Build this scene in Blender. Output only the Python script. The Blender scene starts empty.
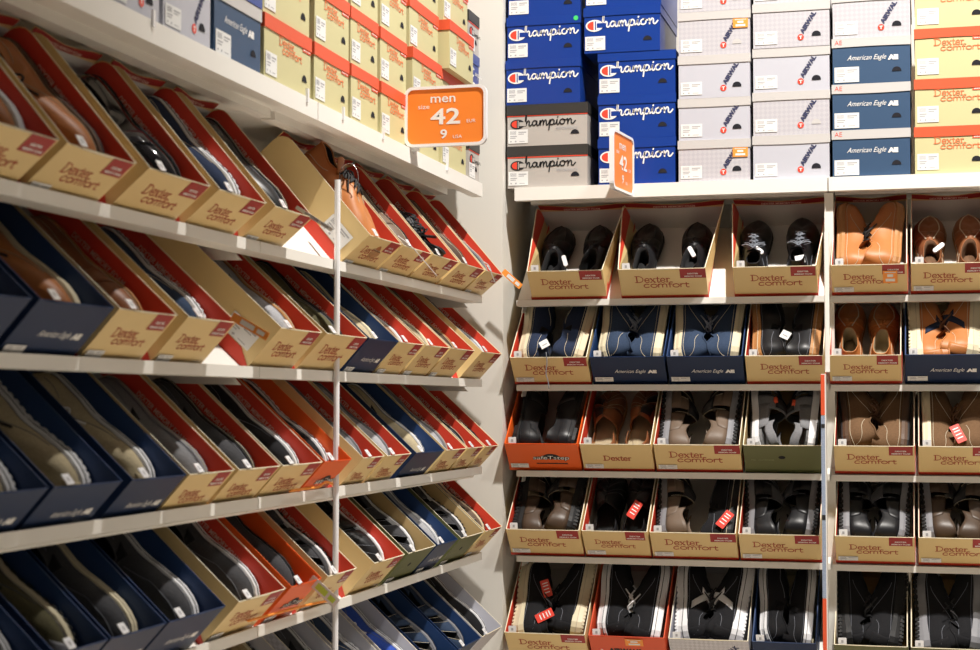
import bpy, math, random
from mathutils import Vector, Matrix
random.seed(7)
R = math.radians
scene = bpy.context.scene
COL = scene.collection

# ------------------------------------------------------------------ camera
F = 1650.0
ALPHA = R(14.83)
PITCH = R(2.75)
CAMZ = 1.60
ROLL = R(0.05)
cam_d = bpy.data.cameras.new('camera')
cam = bpy.data.objects.new('camera', cam_d)
COL.objects.link(cam)
cam_d.sensor_width = 36.0
cam_d.lens = F / 980 * 36.0
cam.location = (0, 0, CAMZ)
CR = Matrix.Rotation(ALPHA, 4, 'Z') @ Matrix.Rotation(R(90) + PITCH, 4, 'X') @ Matrix.Rotation(ROLL, 4, 'Z')
cam.matrix_world = Matrix.Translation((0, 0, CAMZ)) @ CR
cam_d.clip_start = 0.05
cam_d.dof.use_dof = True
cam_d.dof.focus_distance = 4.45
cam_d.dof.aperture_fstop = 6.8
scene.camera = cam
CRI = CR.to_3x3()

def ray(px, py):
    return (CRI @ Vector(((px - 490) / F, (325 - py) / F, -1.0))).normalized()

def on_y(px, py, Y):
    d = ray(px, py)
    return Vector((0, 0, CAMZ)) + d * (Y / d.y)

def on_x(px, py, X):
    d = ray(px, py)
    return Vector((0, 0, CAMZ)) + d * (X / d.x)

# ------------------------------------------------------------------ materials
MATS = {}
def mat(name, c, rough=0.6, metal=0.0, noise=0.0, nscale=40, spec=0.5, bump=0.0, coat=0.0, emit=0.0):
    if name in MATS: return MATS[name]
    m = bpy.data.materials.new(name); m.use_nodes = True
    nt = m.node_tree; b = nt.nodes['Principled BSDF']
    b.inputs['Base Color'].default_value = (c[0], c[1], c[2], 1)
    b.inputs['Roughness'].default_value = rough
    b.inputs['Metallic'].default_value = metal
    b.inputs['Specular IOR Level'].default_value = spec
    b.inputs['Coat Weight'].default_value = coat
    if emit:
        b.inputs['Emission Color'].default_value = (c[0], c[1], c[2], 1)
        b.inputs['Emission Strength'].default_value = emit
    if noise or bump:
        tc = nt.nodes.new('ShaderNodeTexCoord'); n = nt.nodes.new('ShaderNodeTexNoise')
        n.inputs['Scale'].default_value = nscale; n.inputs['Detail'].default_value = 4
        nt.links.new(tc.outputs['Object'], n.inputs['Vector'])
        if noise:
            mx = nt.nodes.new('ShaderNodeMix'); mx.data_type = 'RGBA'
            mx.inputs['A'].default_value = tuple(max(0, v * (1 - noise)) for v in c) + (1,)
            mx.inputs['B'].default_value = tuple(min(1, v * (1 + noise)) for v in c) + (1,)
            nt.links.new(n.outputs['Fac'], mx.inputs['Factor']); nt.links.new(mx.outputs['Result'], b.inputs['Base Color'])
        if bump:
            bp = nt.nodes.new('ShaderNodeBump'); bp.inputs['Strength'].default_value = bump; bp.inputs['Distance'].default_value = 0.002
            nt.links.new(n.outputs['Fac'], bp.inputs['Height']); nt.links.new(bp.outputs['Normal'], b.inputs['Normal'])
    MATS[name] = m
    return m

def srgb(r, g, b):
    f = lambda v: (v / 255) / 12.92 if v / 255 <= .04045 else ((v / 255 + .055) / 1.055) ** 2.4
    return (f(r), f(g), f(b))

def chevron_mat(name, c1, c2):
    m = mat(name, c1, 0.5)
    nt = m.node_tree; b = nt.nodes['Principled BSDF']
    tc = nt.nodes.new('ShaderNodeTexCoord')
    mp = nt.nodes.new('ShaderNodeMapping'); mp.inputs['Rotation'].default_value = (0, R(45), 0)
    ch = nt.nodes.new('ShaderNodeTexChecker'); ch.inputs['Scale'].default_value = 110
    ch.inputs['Color1'].default_value = c1 + (1,); ch.inputs['Color2'].default_value = c2 + (1,)
    nt.links.new(tc.outputs['Object'], mp.inputs['Vector']); nt.links.new(mp.outputs['Vector'], ch.inputs['Vector'])
    nt.links.new(ch.outputs['Color'], b.inputs['Base Color'])
    return m

M_WHITE = mat('white_painted_metal', (.86, .84, .79), .38, noise=.03, nscale=6)
M_WALL = mat('white_wall_paint', (.72, .70, .65), .75, noise=.05, nscale=3, bump=.05)
M_PANEL = mat('grey_white_panel', (.62, .59, .54), .7, noise=.04, nscale=3)
M_FLOOR = mat('pale_floor_tile', (.74, .66, .56), .4, noise=.08, nscale=5)
M_CEIL = mat('ceiling_white', (.35, .34, .32), .9)
M_CREAM = mat('cream_cardboard', (.78, .58, .27), .42, noise=.05, nscale=9)
M_CREAM2 = mat('pale_cream_cardboard', (.60, .555, .30), .5, noise=.04, nscale=9)
M_EDGE = mat('cut_cardboard_edge', (.86, .79, .62), .7)
M_RED = mat('red_printed_board', (.70, .055, .028), .45, noise=.06, nscale=12)
M_DRED = mat('dark_red_print', (.36, .022, .02), .45)
M_ORED = mat('orange_red_lid', (.74, .10, .035), .5)
M_INK = mat('brick_red_ink', (.42, .07, .03), .6)
M_INKO = mat('orange_red_ink', (.80, .20, .07), .6)
M_TXTW = mat('white_ink', (.85, .84, .82), .5)
M_TXTP = mat('pale_pink_ink', (.78, .52, .44), .5)
M_PAPER = mat('grey_white_liner', (.66, .64, .62), .8, noise=.05, nscale=20)
M_BEIGE = mat('beige_liner', (.62, .56, .38), .8)
M_KRAFT = mat('kraft_liner', (.55, .38, .17), .8, noise=.08, nscale=20)
M_NAVY = mat('navy_cardboard', (.012, .028, .080), .4, noise=.1, nscale=9, spec=.25)
M_NAVYIN = mat('navy_liner', (.012, .045, .15), .5)
M_AEBLUE = mat('slate_blue_cardboard', (.032, .075, .155), .5, noise=.05, nscale=9)
M_ORANGE = mat('orange_cardboard', (.85, .13, .015), .4, noise=.05, nscale=12)
M_GREEN = mat('olive_green_cardboard', (.12, .13, .045), .5, noise=.06, nscale=9)
M_GREY = chevron_mat('grey_chevron_cardboard', (.50, .49, .53), (.62, .61, .66))
M_AWHITE = chevron_mat('pale_chevron_cardboard', (.49, .475, .52), (.54, .525, .56))
M_AWHITE2 = mat('plain_pale_cardboard', (.52, .525, .59), .5, noise=.02)
M_LIDW = mat('pale_grey_lid', (.56, .54, .53), .5)
M_BLUE = mat('royal_blue_cardboard', (.007, .042, .27), .32, noise=.12, nscale=6)
M_SILVER = mat('silver_grey_cardboard', (.47, .44, .41), .35, noise=.05, nscale=6)
M_BLACKL = mat('black_lid_board', (.035, .034, .032), .45)
M_BLACK = mat('black_ink', (.012, .012, .014), .6)
M_HOLE = mat('hole_dark', (.006, .006, .012), .9)
M_DNAVY = mat('navy_ink', (.03, .035, .10), .6)
M_STICK = mat('white_sticker', (.80, .80, .79), .5)
M_STICKG = mat('sticker_print', (.42, .42, .44), .7)
M_TAGO = mat('orange_sticker', (.95, .33, .05), .5)
M_SIGNO = mat('orange_sign_print', (.93, .25, .03), .45)
M_LOGOR = mat('logo_red', (.80, .06, .03), .5)
M_TAGR = mat('red_swing_tag', (.75, .06, .04), .4)
M_PLAST = mat('white_plastic', (.86, .86, .88), .25)
M_STRIPB = mat('blue_grey_print', (.30, .36, .48), .6, noise=.35, nscale=300)

# ------------------------------------------------------------------ mesh helpers
class MB:
    def __init__(s): s.v = []; s.f = []; s.m = []
    def add(s, vs, fs, mi=0, M=None):
        o = len(s.v)
        s.v += [tuple(M @ Vector(v)) if M else tuple(v) for v in vs]
        s.f += [tuple(i + o for i in f) for f in fs]; s.m += [mi] * len(fs)
    def box(s, a, b, mi=0, M=None):
        x0, y0, z0 = a; x1, y1, z1 = b
        s.add([(x0,y0,z0),(x1,y0,z0),(x1,y1,z0),(x0,y1,z0),(x0,y0,z1),(x1,y0,z1),(x1,y1,z1),(x0,y1,z1)],
              [(0,3,2,1),(4,5,6,7),(0,1,5,4),(1,2,6,5),(2,3,7,6),(3,0,4,7)], mi, M)
    def prism(s, pts, a, b, axis='z', mi=0, M=None):
        n = len(pts)
        def P(p, h):
            return (p[0], p[1], h) if axis == 'z' else ((h, p[0], p[1]) if axis == 'x' else (p[0], h, p[1]))
        vs = [P(p, a) for p in pts] + [P(p, b) for p in pts]
        fs = [tuple(range(n))[::-1], tuple(range(n, 2*n))] + [(i, (i+1) % n, (i+1) % n + n, i + n) for i in range(n)]
        s.add(vs, fs, mi, M)
    def flat(s, pts, mi=0, M=None, z=0.0):
        s.add([(p[0], p[1], z) for p in pts], [tuple(range(len(pts)))], mi, M)
    def tube(s, pts, r, mi=0, n=6, closed=False):
        pts = [Vector(p) for p in pts]; k = len(pts); rings = []
        for i in range(k):
            a = pts[(i-1) % k] if (closed or i > 0) else pts[i]; b = pts[(i+1) % k] if (closed or i < k-1) else pts[i]
            t = (b - a)
            if t.length < 1e-9: t = Vector((0,0,1))
            t.normalize()
            up = Vector((0,0,1)) if abs(t.z) < .9 else Vector((1,0,0))
            e1 = t.cross(up).normalized(); e2 = t.cross(e1)
            rings.append([pts[i] + e1*math.cos(2*math.pi*j/n)*r + e2*math.sin(2*math.pi*j/n)*r for j in range(n)])
        vs = [v for q in rings for v in q]; fs = []
        for i in range(k if closed else k-1):
            for j in range(n):
                a0 = i*n; b0 = ((i+1) % k)*n
                fs.append((a0+j, a0+(j+1) % n, b0+(j+1) % n, b0+j))
        if not closed:
            fs.append(tuple(range(n))[::-1]); fs.append(tuple((k-1)*n+j for j in range(n)))
        s.add(vs, fs, mi)
    def mesh(s, name, mats, smooth=False, merge=False):
        me = bpy.data.meshes.new(name); me.from_pydata(s.v, [], s.f)
        for m in (mats if isinstance(mats, (list, tuple)) else [mats]): me.materials.append(m)
        me.polygons.foreach_set('material_index', s.m)
        if smooth: me.polygons.foreach_set('use_smooth', [True]*len(s.f))
        if merge:
            import bmesh
            b = bmesh.new(); b.from_mesh(me); bmesh.ops.remove_doubles(b, verts=b.verts, dist=1e-5)
            bmesh.ops.recalc_face_normals(b, faces=b.faces); b.to_mesh(me); b.free()
        me.update(); return me

def put(name, me, parent=None, M=None):
    o = bpy.data.objects.new(name, me); COL.objects.link(o)
    if parent: o.parent = parent
    if M is not None: o.matrix_basis = M
    return o

def empty(name, M=None):
    o = bpy.data.objects.new(name, None); COL.objects.link(o); o.empty_display_size = .05
    if M is not None: o.matrix_basis = M
    return o

LABELS = {}
def tag(o, label, cat, group=None):
    o['label'] = label; o['category'] = cat
    if group: o['group'] = group
    LABELS.setdefault(label, []).append(o.name)
    return o

def struct(o):
    o['kind'] = 'structure'; return o

def rrect(x0, y0, x1, y1, r, n=5):
    pts = []
    for cx, cy, a in ((x1-r, y0+r, -90), (x1-r, y1-r, 0), (x0+r, y1-r, 90), (x0+r, y0+r, 180)):
        for i in range(n+1):
            t = R(a + 90*i/n); pts.append((cx + r*math.cos(t), cy + r*math.sin(t)))
    return pts

def circ(cx, cy, rx, ry=None, n=20, a0=0, a1=360, closed=True):
    ry = rx if ry is None else ry
    k = n if closed else n+1
    return [(cx + rx*math.cos(R(a0 + (a1-a0)*i/n)), cy + ry*math.sin(R(a0 + (a1-a0)*i/n))) for i in range(k)]

def smooth_pts(pts, n=5):
    if len(pts) < 3: return pts
    out = []
    P = [pts[0]] + list(pts) + [pts[-1]]
    for i in range(1, len(P)-2):
        p0, p1, p2, p3 = (Vector(P[i-1]), Vector(P[i]), Vector(P[i+1]), Vector(P[i+2]))
        for j in range(n):
            t = j/n
            out.append(.5*((2*p1) + (p2-p0)*t + (2*p0-5*p1+4*p2-p3)*t*t + (3*p1-p0-3*p2+p3)*t**3))
    out.append(Vector(pts[-1])); return out

def stroke(mb, pts, w, mi=0, curve=False, ox=0, oy=0, sx=1, sy=1, z=0.0, shear=0):
    pts = [Vector((p[0], p[1])) for p in pts]
    if curve: pts = smooth_pts(pts)
    pts = [Vector(((p[0]+shear*p[1])*sx+ox, p[1]*sy+oy)) for p in pts]
    n = len(pts); L = []; Rr = []
    for i, p in enumerate(pts):
        a = pts[max(0, i-1)]; b = pts[min(n-1, i+1)]; d = b-a
        if d.length < 1e-9: d = Vector((1,0))
        d.normalize(); nn = Vector((-d[1], d[0]))*w/2
        if i == 0: p = p - d*w*.25
        if i == n-1: p = p + d*w*.25
        L.append(p+nn); Rr.append(p-nn)
    vs = [(q[0], q[1], z) for q in L] + [(q[0], q[1], z) for q in Rr]
    mb.add(vs, [(i+n, i+n+1, i+1, i) for i in range(n-1)], mi)

# lettering made from the built-in font, scaled to a width and height
FONT = {}
def font_mesh(s, w, h, m, shear=0.0, bold=0.0, key=''):
    k = (s, round(w,4), round(h,4), m.name, shear, bold)
    if k in FONT: return FONT[k]
    c = bpy.data.curves.new('t', 'FONT'); c.body = s; c.size = 1; c.shear = shear; c.offset = bold; c.fill_mode = 'FRONT'; c.resolution_u = 3
    o = bpy.data.objects.new('t', c); COL.objects.link(o)
    bpy.context.view_layer.update()
    me = bpy.data.meshes.new_from_object(o.evaluated_get(bpy.context.evaluated_depsgraph_get()))
    bpy.data.objects.remove(o)
    xs = [v.co.x for v in me.vertices]; ys = [v.co.y for v in me.vertices]
    x0, x1, y0, y1 = min(xs), max(xs), min(ys), max(ys)
    for v in me.vertices:
        v.co.x = ((v.co.x-x0)/(x1-x0)-.5)*w; v.co.y = (v.co.y-y0)/(y1-y0)*h; v.co.z = 0
    me.materials.clear(); me.materials.append(m); me.name = 'lettering'
    FONT[k] = me; return me

GL = {  # thin serif letters: (advance, [(points, curve, thick)])
 'D': (.86, [([(.16,0),(.16,.7)],0,1.5), ([(.0,.7),(.35,.7),(.62,.6),(.74,.35),(.62,.1),(.35,0),(.0,0)],1,1)]),
 'e': (.52, [([(.06,.24),(.42,.24),(.38,.42),(.22,.47),(.06,.34),(.05,.14),(.18,0),(.34,.0),(.44,.1)],1,1.1)]),
 'x': (.56, [([(.05,.45),(.45,0)],0,1.5), ([(.44,.45),(.06,0)],0,.8), ([(-.02,.45),(.18,.45)],0,.7), ([(.34,.45),(.52,.45)],0,.7), ([(-.02,0),(.16,0)],0,.7), ([(.34,0),(.54,0)],0,.7)]),
 't': (.38, [([(.16,.62),(.15,.12),(.22,.0),(.36,.06)],1,1.3), ([(.0,.44),(.34,.44)],0,.8)]),
 'r': (.42, [([(.12,.0),(.12,.45)],0,1.4), ([(.12,.3),(.22,.44),(.38,.42)],1,1.1), ([(.0,0),(.26,0)],0,.7), ([(.0,.45),(.12,.45)],0,.7)]),
 'c': (.62, [([(.5,.38),(.3,.47),(.08,.36),(.05,.12),(.24,0),(.5,.08)],1,1)]),
 'o': (.66, [([(.32,.47),(.07,.36),(.06,.12),(.3,0),(.55,.1),(.57,.34),(.34,.47)],1,1)]),
 'm': (.92, [([(.06,0),(.06,.46)],0,1), ([(.06,.3),(.2,.46),(.38,.42),(.42,.25),(.42,0)],1,1), ([(.42,.3),(.55,.46),(.74,.42),(.79,.25),(.79,0)],1,1)]),
 'f': (.40, [([(.42,.7),(.24,.72),(.16,.58),(.16,0)],1,1), ([(.0,.44),(.36,.44)],0,1)]),
 'T': (.46, [([(.18,.62),(.18,.1),(.26,0),(.4,.02)],1,1), ([(.0,.44),(.4,.44)],0,1)]),
 'R': (.40, [([(.07,0),(.07,.46)],0,1), ([(.07,.28),(.18,.44),(.38,.45)],1,1)]),
}
def word(mb, s, x, y, size, w, mi=0, sx=1.0):
    for ch in s:
        adv, st = GL[ch]
        for pts, cv, tk in st: stroke(mb, pts, w*tk, mi, bool(cv), x, y, size*sx, size)
        x += adv*size*sx
    return x
def wlen(s, size, sx=1.0): return sum(GL[c][0] for c in s)*size*sx

LET = {}
def serif_logo(width, m, comfort=True):
    k = ('ser', round(width,4), m.name, comfort)
    if k in LET: return LET[k]
    mb = MB()
    if comfort:
        s = width/4.3
        word(mb, 'Dexter', 0, s*.42, s, s*.085)
        word(mb, 'comfoRT', s*.72, 0 - s*.18, s*.85, s*.1, sx=1.22)
    else:
        s = width/3.2; word(mb, 'Dexter', 0, 0, s, s*.11)
    xs = [v[0] for v in mb.v]; c = (min(xs)+max(xs))/2
    mb.v = [(v[0]-c, v[1], v[2]) for v in mb.v]
    LET[k] = mb.mesh('lettering', m); return LET[k]

def script_logo(width, m):
    k = ('champ', round(width,4), m.name)
    if k in LET: return LET[k]
    mb = MB(); s = width/3.75; w = s*.095
    def S(p, c=True): stroke(mb, p, w, 0, c, 0, 0, s, s)
    S([(.0,.36),(.06,.80),(.10,.84),(.06,.4),(.04,.02)]); S([(.05,.12),(.2,.36),(.30,.30),(.28,.06),(.38,.0),(.5,.12)])
    S([(.86,.30),(.66,.36),(.52,.18),(.60,.02),(.76,.08),(.86,.32),(.86,.06),(.96,.0),(1.06,.14)])
    S([(1.06,.14),(1.12,.36),(1.12,.0)]); S([(1.12,.12),(1.26,.36),(1.34,.28),(1.34,.0)]); S([(1.34,.12),(1.48,.36),(1.57,.28),(1.57,.06),(1.66,.0),(1.76,.16)])
    S([(1.76,.16),(1.86,.38),(1.80,-.0),(1.74,-.38)]); S([(1.84,.14),(1.98,.38),(2.14,.28),(2.10,.06),(1.94,.0),(1.84,.06)]); S([(2.10,.04),(2.22,.04),(2.32,.16)])
    S([(2.32,.16),(2.37,.36),(2.35,.06),(2.45,.0),(2.55,.14)]); S([(2.41,.50),(2.44,.56)], False)
    S([(2.78,.36),(2.60,.28),(2.60,.06),(2.76,.0),(2.90,.10),(2.90,.30),(2.78,.36),(2.98,.28),(3.08,.32)])
    S([(3.08,.32),(3.16,.34),(3.16,.0)]); S([(3.16,.12),(3.32,.36),(3.42,.28),(3.42,.06),(3.54,.0),(3.72,.2)])
    LET[k] = mb.mesh('lettering', m); return LET[k]

def c_emblem(h, base, outline):
    k = ('cemb', h, base.name)
    if k in LET: return LET[k]
    mb = MB(); w = h*1.5
    mb.flat(circ(0, 0, w/2, h/2, 28), 0)
    mb.flat(circ(-h*.07, 0, w*.36, h*.37, 14, 90, 270, False), 1, z=.0003)
    mb.flat([(h*.04,-h*.38),(h*.13,-h*.38),(h*.13,h*.38),(h*.04,h*.38)], 2, z=.0003)
    mb.flat([(h*.2,-h*.2),(h*.9,-h*.2),(h*.9,h*.2),(h*.2,h*.2)], 2, z=.0003)
    LET[k] = mb.mesh('emblem', [outline, M_LOGOR, base]); return LET[k]

def round_emblem(r):
    k = ('remb', r)
    if k in LET: return LET[k]
    mb = MB(); mb.flat(circ(0,0,r), 0)
    mb.flat([(-r*.5,r*.2),(r*.5,r*.2),(r*.5,r*.45),(-r*.5,r*.45)], 1, z=.0002)
    mb.flat([(-r*.14,-r*.6),(r*.14,-r*.6),(r*.14,r*.3),(-r*.14,r*.3)], 1, z=.0002)
    LET[k] = mb.mesh('emblem', [M_LOGOR, M_TXTW]); return LET[k]

def sticker_mesh(w, h, tagm=None):
    k = ('stk', round(w,4), round(h,4), tagm.name if tagm else '')
    if k in LET: return LET[k]
    mb = MB(); mb.prism([(-w/2,-h/2),(w/2,-h/2),(w/2,h/2),(-w/2,h/2)], 0, .0004)
    z = .0006
    def q(a, b, c, d): mb.flat([(a*w,b*h),(c*w,b*h),(c*w,d*h),(a*w,d*h)], 1, z=z)
    if not tagm:
        for i in range(7): q(-.40+i*.045, .14, -.375+i*.045, .40)
        q(.02,.26,.42,.34); q(.02,.14,.30,.20); q(-.40,-.02,-.06,.05); q(-.40,-.14,-.12,-.08); q(-.40,-.40,-.33,-.30); q(-.16,-.40,-.08,-.30); q(.06,-.38,.34,-.34)
        mb2 = [M_STICK, M_STICKG]
    else:
        mb.flat([(-.32*w,-.36*h),(.32*w,-.36*h),(.32*w,-.14*h),(-.32*w,-.14*h)], 1, z=z)
        mb.flat([(-.2*w,.0*h),(.2*w,.0*h),(.2*w,.22*h),(-.2*w,.22*h)], 1, z=z)
        mb.flat([(-.38*w,.34*h),(.38*w,.34*h),(.38*w,.40*h),(-.38*w,.40*h)], 1, z=z)
        mb2 = [tagm, M_STICK]
    LET[k] = mb.mesh('sticker', mb2); return LET[k]

RX90 = Matrix.Rotation(R(90), 4, 'X')
def front(x, z, y=-.0006, rot=0):      # puts an XY-plane mesh on a face looking towards -Y
    return Matrix.Translation((x, y, z)) @ RX90 @ Matrix.Rotation(rot, 4, 'Z')
def inner_right(x, y, z):              # on the inner face of the right wall, facing -X, read back to front
    return Matrix.Translation((x, y, z)) @ Matrix(((0,0,-1,0),(-1,0,0,0),(0,1,0,0),(0,0,0,1)))
def inner_left(x, y, z):
    return Matrix.Translation((x, y, z)) @ Matrix(((0,0,1,0),(1,0,0,0),(0,1,0,0),(0,0,0,1)))

# ------------------------------------------------------------------ open display boxes
TILT = R(42.5)
STY = {
 'dc':    dict(out=M_CREAM, inn=M_RED, floor=M_PAPER, lid=M_DRED, desc='cream', logo='dc', rnd=.03),
 'dex':   dict(out=M_CREAM, inn=M_RED, floor=M_PAPER, lid=M_DRED, desc='plain cream', logo='dex', rnd=.03),
 'navy':  dict(out=M_NAVY, inn=M_NAVYIN, floor=M_BEIGE, lid=M_NAVY, desc='navy', logo='ae', rnd=.004),
 'safe':  dict(out=M_ORANGE, inn=M_ORANGE, floor=M_PAPER, lid=M_ORANGE, desc='orange', logo='safe', rnd=.004),
 'green': dict(out=M_GREEN, inn=M_KRAFT, floor=M_KRAFT, lid=M_GREEN, desc='olive green', logo='green', rnd=.004),
 'grey':  dict(out=M_GREY, inn=M_AWHITE2, floor=M_PAPER, lid=M_GREY, desc='grey', logo='air', rnd=.004),
 'redair':dict(out=M_ORED, inn=M_ORED, floor=M_PAPER, lid=M_ORED, desc='red', logo='airred', rnd=.004),
 'white': dict(out=M_AWHITE, inn=M_AWHITE2, floor=M_PAPER, lid=M_AWHITE, desc='pale grey', logo=None, rnd=.004),
}
def open_box(sty, w, L, H, M, label, group, sticker=True, patch=True, otag=None, sidest=False, flare=0):
    def warp(m):
        m.v = [(v[0]*(1+flare*max(0, v[1]/L)*max(0, v[2]/H)), v[1], v[2]) for v in m.v] if flare else m.v
        return m
    S = STY[sty]; t = .0022; root = empty('open_shoebox', M)
    tag(root, label, 'box', group)
    h0 = -w/2; h1 = w/2; r = S['rnd']
    b = MB()
    b.box((h0,0,0),(h1,L,t))                                # bottom board
    side = [(0,0),(L,0)] + [(L - r + r*math.cos(R(a)), H - r + r*math.sin(R(a))) for a in (0,22,45,67,90)] + [(0,H)]
    for x0, x1 in ((h0,h0+t),(h1-t,h1)):
        b.prism(side, x0, x1, 'x')
    # front board, its rim a little bowed
    n = 8; jit = random.uniform(-.002,.002)
    top = [(h1-t-(w-2*t)*i/n, H - .0015 + (-.0025+jit*.3)*math.sin(math.pi*i/n)) for i in range(n+1)]
    b.prism([(h0+t,0),(h1-t,0)] + top, 0, t, 'y')
    bh = H - (.012 if r > .01 else .002)
    topb = [(h1-t-(w-2*t)*i/n, bh + (.010 if r > .01 else 0)*abs(math.cos(math.pi*i/n))**2) for i in range(n+1)]
    b.prism([(h0+t,0),(h1-t,0)] + topb, L-t, L, 'y')
    # light cut edges of the board along the rim
    e = b; ez = .0007
    for x0, x1 in ((h0,h0+t),(h1-t,h1)): e.box((x0,.0,H),(x1,L-r,H+ez),1)
    e.prism([(h0+t,H-.0015),(h1-t,H-.0015)] + [(p[0],p[1]+ez) for p in top], .0002, t-.0002, 'y', 1)
    put('box_body', warp(b).mesh('box_body', [S['out'], M_EDGE if sty not in ('navy','safe','redair') else S['inn']]), root)
    # printed liner
    g = .0006
    sidei = [(t+g,t),(L-t-g,t)] + [(L-t-g - r + r*math.cos(R(a)), H - r - .001 + r*math.sin(R(a))) for a in (0,22,45,67,90)] + [(t+g,H-.001)]
    for xa, xb in ((h0+t+.0001, h0+t+g), (h1-t-g, h1-t-.0001)):
        if r > .01:   # red band folded over the rim, grey-white board below it
            zb = H-.050
            li = MB(); li.prism([(t+g,t),(L-t-g,t),(L-t-g,zb),(t+g,zb)], xa, xb, 'x'); put('side_liner', warp(li).mesh('side_liner', [S['floor']]), root)
            li = MB(); li.prism([(t+g,zb),(L-t-g,zb)] + sidei[2:], xa, xb, 'x'); put('red_band', warp(li).mesh('red_band', [S['inn']]), root)
        else:
            li = MB(); li.prism(sidei, xa, xb, 'x'); put('side_liner', warp(li).mesh('side_liner', [S['inn']]), root)
    fl = MB(); fl.box((h0+t+g,t,t+.0002),(h1-t-g,L-t,t+g))
    fl.box((h0+t+g,L-t-g,t),(h1-t-g,L-t-.0001,bh-.012 if r > .01 else bh-.002))
    put('floor_liner', warp(fl).mesh('floor_liner', [S['floor']]), root)
    if r > .01:
        bl = MB()
        lo = [(h0+t+g+(w-2*t-2*g)*i/n, bh-.004-.008*math.sin(math.pi*i/n)) for i in range(n+1)]
        hi = [(p[0], p[1]-.0005) for p in topb]
        bl.prism(lo+hi, L-t-g-.0004, L-t-.0002, 'y')
        rb = put('end_flap', warp(bl).mesh('end_flap', [M_DRED]), root)
        put('lettering', font_mesh('DEXTER MEMORY FOAM', w*.5, .0065, M_TXTP, 0, .02), rb, front(0, bh-.0095, L-t-g-.0009))
    # the lid pushed under the box
    ld = MB(); q = .0012; ld.box((h0-q,-q,-.003),(h1+q,L+q,-.0012))
    ld.box((h0-q,-q,-.003),(h1+q,-q+.0009,.006))
    hl = .026 if r > .01 else .012
    sl = [(-q,-.003),(L+q,-.003),(L+q,hl),(.035,hl),(-q,.006)]
    ld.prism(sl, h0-q, h0-q+.0009, 'x'); ld.prism(sl, h1+q-.0009, h1+q, 'x')
    put('lid', ld.mesh('lid', [S['lid'] if r < .01 else M_RED]), root)
    lg = S['logo']
    if lg == 'dc':
        put('lettering', serif_logo(.112*w/.21, M_INK), root, front(random.uniform(-.008,.004), H*.40))
        if patch:
            pm = MB(); pw = .062*w/.21; pm.flat([(-pw/2,-.016),(pw/2,-.016),(pw/2,.016),(-pw/2,.016)])
            p = put('red_patch', pm.mesh('red_patch', [M_DRED]), root, front(h1-.036, H-.018))
            put('lettering', font_mesh('DEXTER', .030, .0048, M_TXTW, 0, .03), p, Matrix.Translation((0,-.003,.0004)))
            put('lettering', font_mesh('MEMORY FOAM', .048, .0048, M_TXTW, 0, .03), p, Matrix.Translation((0,-.012,.0004)))
        sm = font_mesh('DEXTER MEMORY FOAM', .125, .0095, M_TXTP, .0, .015)
        if not flare: put('lettering', sm, root, inner_right(h1-t-g-.0005, .165, H-.030))
        if not flare: put('lettering', sm, root, inner_left(h0+t+g+.0005, .165, H-.030))
    elif lg == 'dex':
        put('lettering', serif_logo(.078, M_INK, False), root, front(.0, H*.38))
    elif lg == 'ae':
        put('lettering', font_mesh('American Eagle', .088, .0155, M_TXTW, .45, -.004), root, front(.004, H*.36))
        put('emblem', font_mesh('AE', .026, .012, M_TXTW, 0, .09), root, front(.066, H*.36+.002))
    elif lg == 'safe':
        mb = MB(); mb.flat(circ(0, .012, .028, .019, 20, 0, 180, False)); put('emblem', mb.mesh('emblem', [M_BLACK]), root, front(.022, H*.30))
        put('lettering', font_mesh('safeTstep', .106, .021, M_BLACK, .1, .06), root, front(.022, H*.34, -.0009))
        put('lettering', font_mesh('safeTstep', .104, .018, M_TXTW, .1, .0), root, front(.022, H*.36, -.0014))
        mb = MB(); mb.flat([(-.045,0),(.045,0),(.045,.004),(-.045,.004)]); put('print_bar', mb.mesh('print_bar', [M_BLACK]), root, front(.022, H*.22))
        dk = MB()
        for yy in (.08, .18, .26): dk.flat(circ(yy, 0, .013, .013, 16), 0)
        dm = dk.mesh('emblem', [M_TXTP])
        put('emblem', dm, root, inner_right(h1-t-g-.0005, 0, H-.045) @ Matrix.Scale(-1, 4, (1,0,0)))
        for yy in (.08,.18,.26):
            k2 = MB(); k2.flat([(-.005,-.008),(.006,-.008),(.008,.0),(.003,.009),(-.004,.008),(-.008,-.001)])
            put('emblem', k2.mesh('emblem', [M_BLACK]), root, inner_right(h1-t-g-.001, yy, H-.045))
    elif lg == 'green':
        mb = MB(); mb.flat(circ(0,0,.0095,.006,16)); put('finger_hole', mb.mesh('finger_hole', [M_HOLE]), root, front(-.003, H*.55))
        pm = mat('pale_green_print', (.24,.25,.12), .6)
        put('lettering', font_mesh('MSL  OUTDOOR', .062, .006, pm, 0, .0), root, front(-.055, H*.42))
    elif lg == 'air':
        put('lettering', font_mesh('AIRWALK', .08, .016, M_DNAVY, 0, .05), root, front(.055, H*.42, rot=R(45)))
    elif lg == 'airred':
        put('emblem', round_emblem(.008), root, front(-.075, H*.4))
        put('lettering', font_mesh('AIRWALK', .095, .015, M_BLACK, 0, .06), root, front(-.008, H*.34))
    if sticker:
        put('price_label', sticker_mesh(.052, .016), root, front(h0+.032, .0165, -.0018))
    if sidest:
        put('price_label', sticker_mesh(.070, .040), root, inner_right(h0-.0016, .055, .048))
    if otag:
        put('orange_label', sticker_mesh(otag[2], otag[3], M_TAGO), root, front(otag[0], otag[1], -.002, otag[4] if len(otag) > 4 else 0))
    return root

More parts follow.
